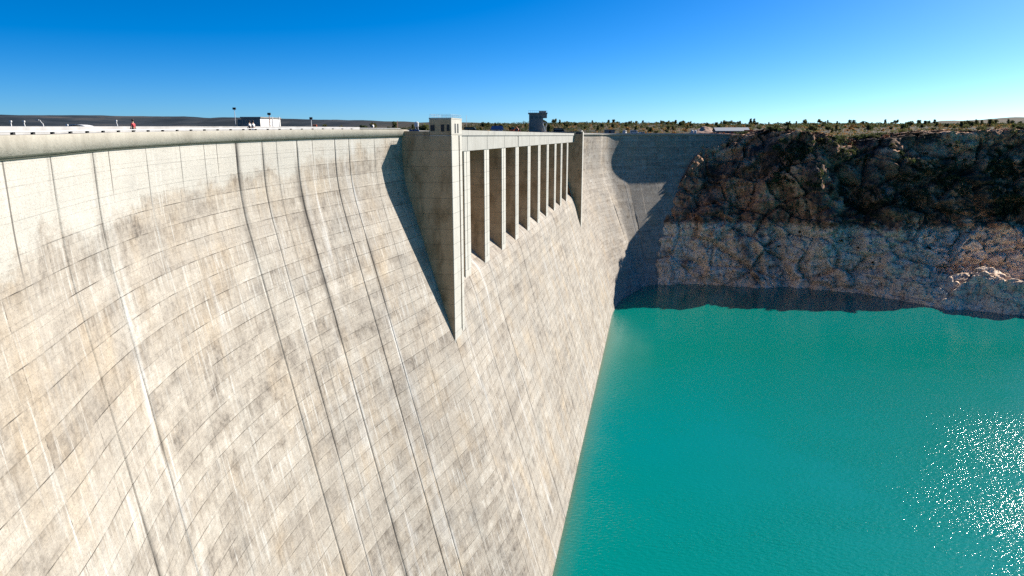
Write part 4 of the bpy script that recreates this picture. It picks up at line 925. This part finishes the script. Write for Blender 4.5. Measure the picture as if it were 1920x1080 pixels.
# ------------------------------------------------------------------ people on the crest
def person(px, off, label, shirt, trouser, stride=0.25, t=None):
    tt_ = np.linspace(2, T_L, 1500); xo, yo, _, _ = crest(tt_, off); v_ = np.where(yo > 20, np.abs(xo / np.maximum(yo, 1) - (px - 960) / FOC / 1.0247), 9); t = float(tt_[np.argmin(v_)]); x1, y1, nx1, ny1 = crest([t], off); z1 = ztop([t])[0] - 0.70
    r = empty('person', (x1[0], y1[0], z1), math.atan2(ny1[0], nx1[0]) + R(90)); r.scale = (0.92,) * 3; tag(r, label, 'person')
    def skin(name, pts, edges, rad, mat):
        me = bpy.data.meshes.new(name); me.from_pydata(pts, edges, [])
        o = add(name, me, r, mat); m = o.modifiers.new('skin', 'SKIN'); 
        sv = me.skin_vertices[0].data if me.skin_vertices else None
        if sv is None:
            bm = bmesh.new(); bm.from_mesh(me); bm.verts.layers.skin.verify(); bm.to_mesh(me); bm.free(); sv = me.skin_vertices[0].data
        for k, q_ in enumerate(rad): sv[k].radius = (q_, q_)
        sv[0].use_root = True
        s_ = o.modifiers.new('sub', 'SUBSURF'); s_.levels = 1; s_.render_levels = 1
        return o
    a = stride
    pts = [(0, 0, .93), (0, 0, 1.15), (0, 0, 1.38), (0, 0, 1.47), (0, .02, 1.56), (0, .03, 1.68),
           (.10, 0, .88), (.11, a * .5, .5), (.11, a * .6, .08), (.11, a * .6 + .16, .04), (-.10, 0, .88), (-.11, -a * .35, .5), (-.11, -a * .9, .1), (-.11, -a * .9 + .15, .05),
           (.19, 0, 1.36), (.25, -.06, 1.1), (.26, .06, .86), (.26, .1, .78), (-.19, 0, 1.36), (-.25, .06, 1.1), (-.26, .16, .88), (-.26, .2, .8)]
    ed = [(0, 1), (1, 2), (2, 3), (3, 4), (4, 5), (0, 6), (6, 7), (7, 8), (8, 9), (0, 10), (10, 11), (11, 12), (12, 13), (2, 14), (14, 15), (15, 16), (16, 17), (2, 18), (18, 19), (19, 20), (20, 21)]
    rad = [.13, .125, .14, .055, .085, .08, .09, .062, .04, .035, .09, .062, .04, .035, .06, .042, .032, .028, .06, .042, .032, .028]
    skin('body', pts, ed, rad, M['skin'])
    skin('shirt', [(0, 0, .95), (0, 0, 1.15), (0, 0, 1.38), (.19, 0, 1.37), (.24, -.05, 1.16), (-.19, 0, 1.37), (-.24, .05, 1.16), (0, 0, 1.45)], [(0, 1), (1, 2), (2, 3), (3, 4), (2, 5), (5, 6), (2, 7)], [.15, .145, .16, .075, .06, .075, .06, .07], M[shirt])
    skin('trousers', [(0, 0, .95), (.10, 0, .87), (.11, a * .5, .5), (.11, a * .6, .12), (-.10, 0, .87), (-.11, -a * .35, .5), (-.11, -a * .9, .14)], [(0, 1), (1, 2), (2, 3), (0, 4), (4, 5), (5, 6)], [.145, .105, .075, .06, .105, .075, .06], M[trouser])
    q = MB(); q.tube([(0, 0.0, 1.62), (0, 0.0, 1.70), (0, .01, 1.76), (0, .02, 1.79)], [.095, .105, .085, .03], 10); q.build('hair', M['hair'], r)
    return r
person(252, -5.6, 'person in a red shirt and dark trousers walking along the crest road', 'red_cloth', 'dark_cloth', 0.4)
person(700, -2.0, 'person in a pale shirt standing alone on the crest near the left pylon', 'pale_cloth', 'dark_cloth', 0.1)
person(470, -3.0, 'person in white walking left in front of the gatehouse', 'wpaint', 'dark_cloth', 0.35)
person(476, -2.6, 'person in white walking right in front of the gatehouse, the right one of the pair', 'wpaint', 'pale_cloth', 0.3)

# ------------------------------------------------------------------ vegetation
def leaf_cloud(centers, radii, per, size, seed, squash=0.75):
    """leaf-sized quads scattered through clumps; vectorised"""
    g_ = np.random.RandomState(seed); n = len(centers)
    c = np.repeat(np.asarray(centers, float), per, 0); r = np.repeat(np.asarray(radii, float), per)
    d_ = g_.normal(size=(n * per, 3)); d_ /= np.linalg.norm(d_, axis=1)[:, None]
    rad = r * g_.uniform(0.45, 1.0, n * per) ** 0.6
    p = c + d_ * rad[:, None] * np.array([1, 1, squash])
    a = g_.normal(size=(n * per, 3)); a /= np.linalg.norm(a, axis=1)[:, None]
    b = np.cross(a, g_.normal(size=(n * per, 3))); b /= np.linalg.norm(b, axis=1)[:, None]
    sz = size * (0.6 + 0.8 * g_.rand(n * per)) * (r / np.mean(r)) ** 0.7; a *= sz[:, None]; b *= sz[:, None] * 0.7
    V = np.stack([p - a - b, p + a - b * 0.6, p + a * 0.8 + b, p - a * 0.7 + b], 1).reshape(-1, 3)
    return V
def quads(name, V, mat, parent=None):
    n = len(V) // 4; me = bpy.data.meshes.new(name)
    me.vertices.add(len(V)); me.vertices.foreach_set('co', V.reshape(-1).astype(np.float32))
    me.loops.add(n * 4); me.loops.foreach_set('vertex_index', np.arange(n * 4, dtype=np.int32))
    me.polygons.add(n); me.polygons.foreach_set('loop_start', np.arange(0, n * 4, 4, dtype=np.int32)); me.update(calc_edges=True)
    return add(name, me, parent, mat)
def proto_tree(name, h, w, nclump, mat, seed, kind):
    g_ = np.random.RandomState(seed); r = empty(name, (0, 0, -500))
    cs_ = []; rs_ = []
    q = MB(); top = h * (0.55 if kind != 'tall' else 0.85)
    q.tube([(0, 0, -0.6), (0.03 * h, 0, top * 0.4), (0.0, 0.04 * h, top)], [0.045 * h, 0.032 * h, 0.015 * h], 6)
    for k in range(nclump):
        a = g_.uniform(0, 6.28); f_ = g_.uniform(0.1, 1.0)
        if kind == 'tall': zc = g_.uniform(0.25, 0.97) * h; rad = w * 0.5 * f_ * (1.1 - zc / h)
        elif kind == 'shrub': zc = g_.uniform(0.12, 0.75) * h; rad = w * 0.5 * f_
        else: zc = g_.uniform(0.45, 0.92) * h; rad = w * 0.5 * f_ * (1.15 - 0.5 * zc / h)
        c = (rad * math.cos(a), rad * math.sin(a), zc); cs_.append(c); rs_.append(w * g_.uniform(0.15, 0.26))
        if k % 3 == 0: q.tube([(0.0, 0, zc * 0.45), (c[0] * 0.6, c[1] * 0.6, zc * 0.8), c], [0.02 * h, 0.014 * h, 0.006 * h], 4)
    q.build('trunk', M['trunk'], r)
    quads('crown', leaf_cloud(cs_, rs_, 26, 0.07 * w, seed + 1), mat, r)
    return r
protos = {'green': [proto_tree('scrub_tree', 4.2, 4.6, 16, M['leaf_green'], 3, 'round'), proto_tree('scrub_tree', 4.8, 4.0, 14, M['leaf_dark'], 5, 'round'), proto_tree('scrub_tree', 5.0, 3.6, 18, M['leaf_green'], 8, 'tall')],
          'bush': [proto_tree('green_bush', 2.2, 3.2, 12, M['leaf_dark'], 21, 'shrub'), proto_tree('green_bush', 2.4, 2.6, 11, M['leaf_green'], 22, 'shrub')],
          'dry': [proto_tree('dry_bush', 2.0, 2.8, 12, M['leaf_dry'], 31, 'shrub'), proto_tree('dry_bush', 2.6, 3.2, 12, M['leaf_dry'], 33, 'shrub')]}
META = {'green': ('dusty green scrub tree among the many on the plateau skyline', 'tree', 'scrub trees on the plateau'),
        'bush': ('dark green bush growing among dry scrub beyond the dam and cliff rim', 'bush', 'green bushes on the plateau'),
        'dry': ('dry brown bush on the plateau beyond the dam and cliff rim', 'bush', 'dry bushes on the plateau')}
used = set()
def plant(kind, x, y, z, sc, meta=None):
    i = rng.randrange(len(protos[kind])); p = protos[kind][i]
    if (kind, i) not in used: r = p; used.add((kind, i))
    else:
        r = p.copy(); COL.objects.link(r)
        for c in p.children: d_ = c.copy(); COL.objects.link(d_); d_.parent = r
    r.location = (x, y, z); r.rotation_euler = (0, 0, rng.uniform(0, 6.28)); r.scale = (sc * rng.uniform(0.85, 1.2), sc * rng.uniform(0.85, 1.2), sc * rng.uniform(0.8, 1.15))
    m = meta or META[kind]; tag(r, m[0], m[1], m[2])
bpy.context.view_layer.update()
def clear_of(px_, Y):
    for a, b, ymax in ((1290, 1352, 540), (1335, 1440, 490), (1160, 1212, 445), (1135, 1152, 450)):
        if a - 6 < px_ < b + 6 and Y < ymax: return False
    return True
cnt = {'green': 0, 'bush': 0, 'dry': 0}
for kind, n, (d0, d1), s0 in (('green', 200, (60, 620), 1.0), ('bush', 70, (25, 330), 1.0), ('dry', 60, (18, 330), 1.0)):
    while cnt[kind] < n:
        px = rng.uniform(860, 1925) if kind != 'green' or rng.random() > 0.14 else rng.uniform(560, 860)
        a = math.atan((px - 960) / FOC / 1.0247); ri = float(np.interp(a, az, r0)); d_ = d0 + (d1 - d0) * rng.random() ** 0.8
        rad = ri + d_; x, y = rad * math.sin(a), rad * math.cos(a)
        if not clear_of(px, y): continue
        plant(kind, x, y, float(ground_z(x, y)) - 0.1, rng.uniform(0.7, 1.3) * (1.0 + 0.5 * max(0, d_ - 350) / 550)); cnt[kind] += 1
# low scrub too dense to count
def scatter_scrub(name, n, pxr, dr, rad, mat, seed, label):
    g_ = np.random.RandomState(seed); cs_ = []; rs_ = []
    px = g_.uniform(*pxr, n); d_ = dr[0] + (dr[1] - dr[0]) * g_.rand(n) ** 1.2
    a = np.arctan((px - 960) / FOC / 1.0247); ri = np.interp(a, az, r0); Rq = ri + d_; x, y = Rq * np.sin(a), Rq * np.cos(a)
    z = np.array([ground_z(i, j) for i, j in zip(x, y)]); okk = np.array([clear_of(i, j) for i, j in zip(px, y)])
    r_ = g_.uniform(0.5, 1.0, n) * rad * (1 + d_ / 500)
    V = leaf_cloud(np.stack([x, y, z + r_ * 0.35], -1)[okk], r_[okk], 16, 0.3 * rad, seed + 1, 0.7)
    tag(quads(name, V, mat), label, 'scrub', kind='stuff')
scatter_scrub('dry_scrub', 2200, (850, 1960), (6, 600), 1.0, M['leaf_dry'], 51, 'low dry scrub covering the plateau')
scatter_scrub('green_scrub', 3600, (480, 1960), (6, 640), 1.2, M['leaf_green'], 61, 'low green scrub covering the plateau')
scatter_scrub('far_scrub', 3000, (480, 1960), (260, 660), 1.5, M['leaf_dark'], 66, 'distant dark scrub along the skyline of the plateau')
# bushes clinging to the cliff
flat = Pc.reshape(-1, 3)
nn = fbm(flat[:, 0] / 18, flat[:, 1] / 18, flat[:, 2] / 14, 4)
def cliff_pick(n, zlo, zhi, thr, seed, xr=(136, 330)):
    g_ = np.random.RandomState(seed); ok = np.where((flat[:, 2] > zlo) & (flat[:, 2] < zhi) & (nn > thr) & (flat[:, 0] > xr[0]) & (flat[:, 0] < xr[1]) & (np.hypot(flat[:, 0], flat[:, 1]) < 470))[0]
    return flat[g_.choice(ok, n, replace=False)]
C1 = np.vstack([cliff_pick(450, 50, 82, 0.3, 71, (136, 180)), cliff_pick(1500, 37, 66, -0.1, 74, (172, 330)), cliff_pick(250, 66, 82, 0.3, 76, (172, 330))]); g_ = np.random.RandomState(72)
tag(quads('cliff_scrub', leaf_cloud(C1 + [0, -0.2, 0.2], g_.uniform(0.5, 1.5, len(C1)), 16, 0.3, 73, 0.8), M['leaf_dark']), 'dark scrub clinging to the upper cliff', 'scrub', kind='stuff')
for p_ in cliff_pick(60, 40, 82, -0.1, 81): plant('bush', p_[0], p_[1] - 0.3, p_[2] - 0.4, rng.uniform(0.8, 1.7), ('dark bush clinging to the shaded upper cliff', 'bush', 'bushes on the cliff'))
for p_ in cliff_pick(14, 3, 30, -0.2, 85): plant('bush', p_[0], p_[1] - 0.3, p_[2] - 0.4, rng.uniform(0.5, 0.9), ('small dark bush rooted in the pale lower cliff', 'bush', 'bushes on the pale cliff band'))
for p_ in flat[(flat[:, 2] > 74)][::1][np.random.RandomState(91).choice((flat[:, 2] > 74).sum(), 16, replace=False)]:
    if 140 < p_[0] < 320: plant('bush', p_[0], p_[1], p_[2] - 0.3, rng.uniform(0.8, 1.5), ('bush on the rim of the cliff against the plateau', 'bush', 'bushes along the cliff rim'))
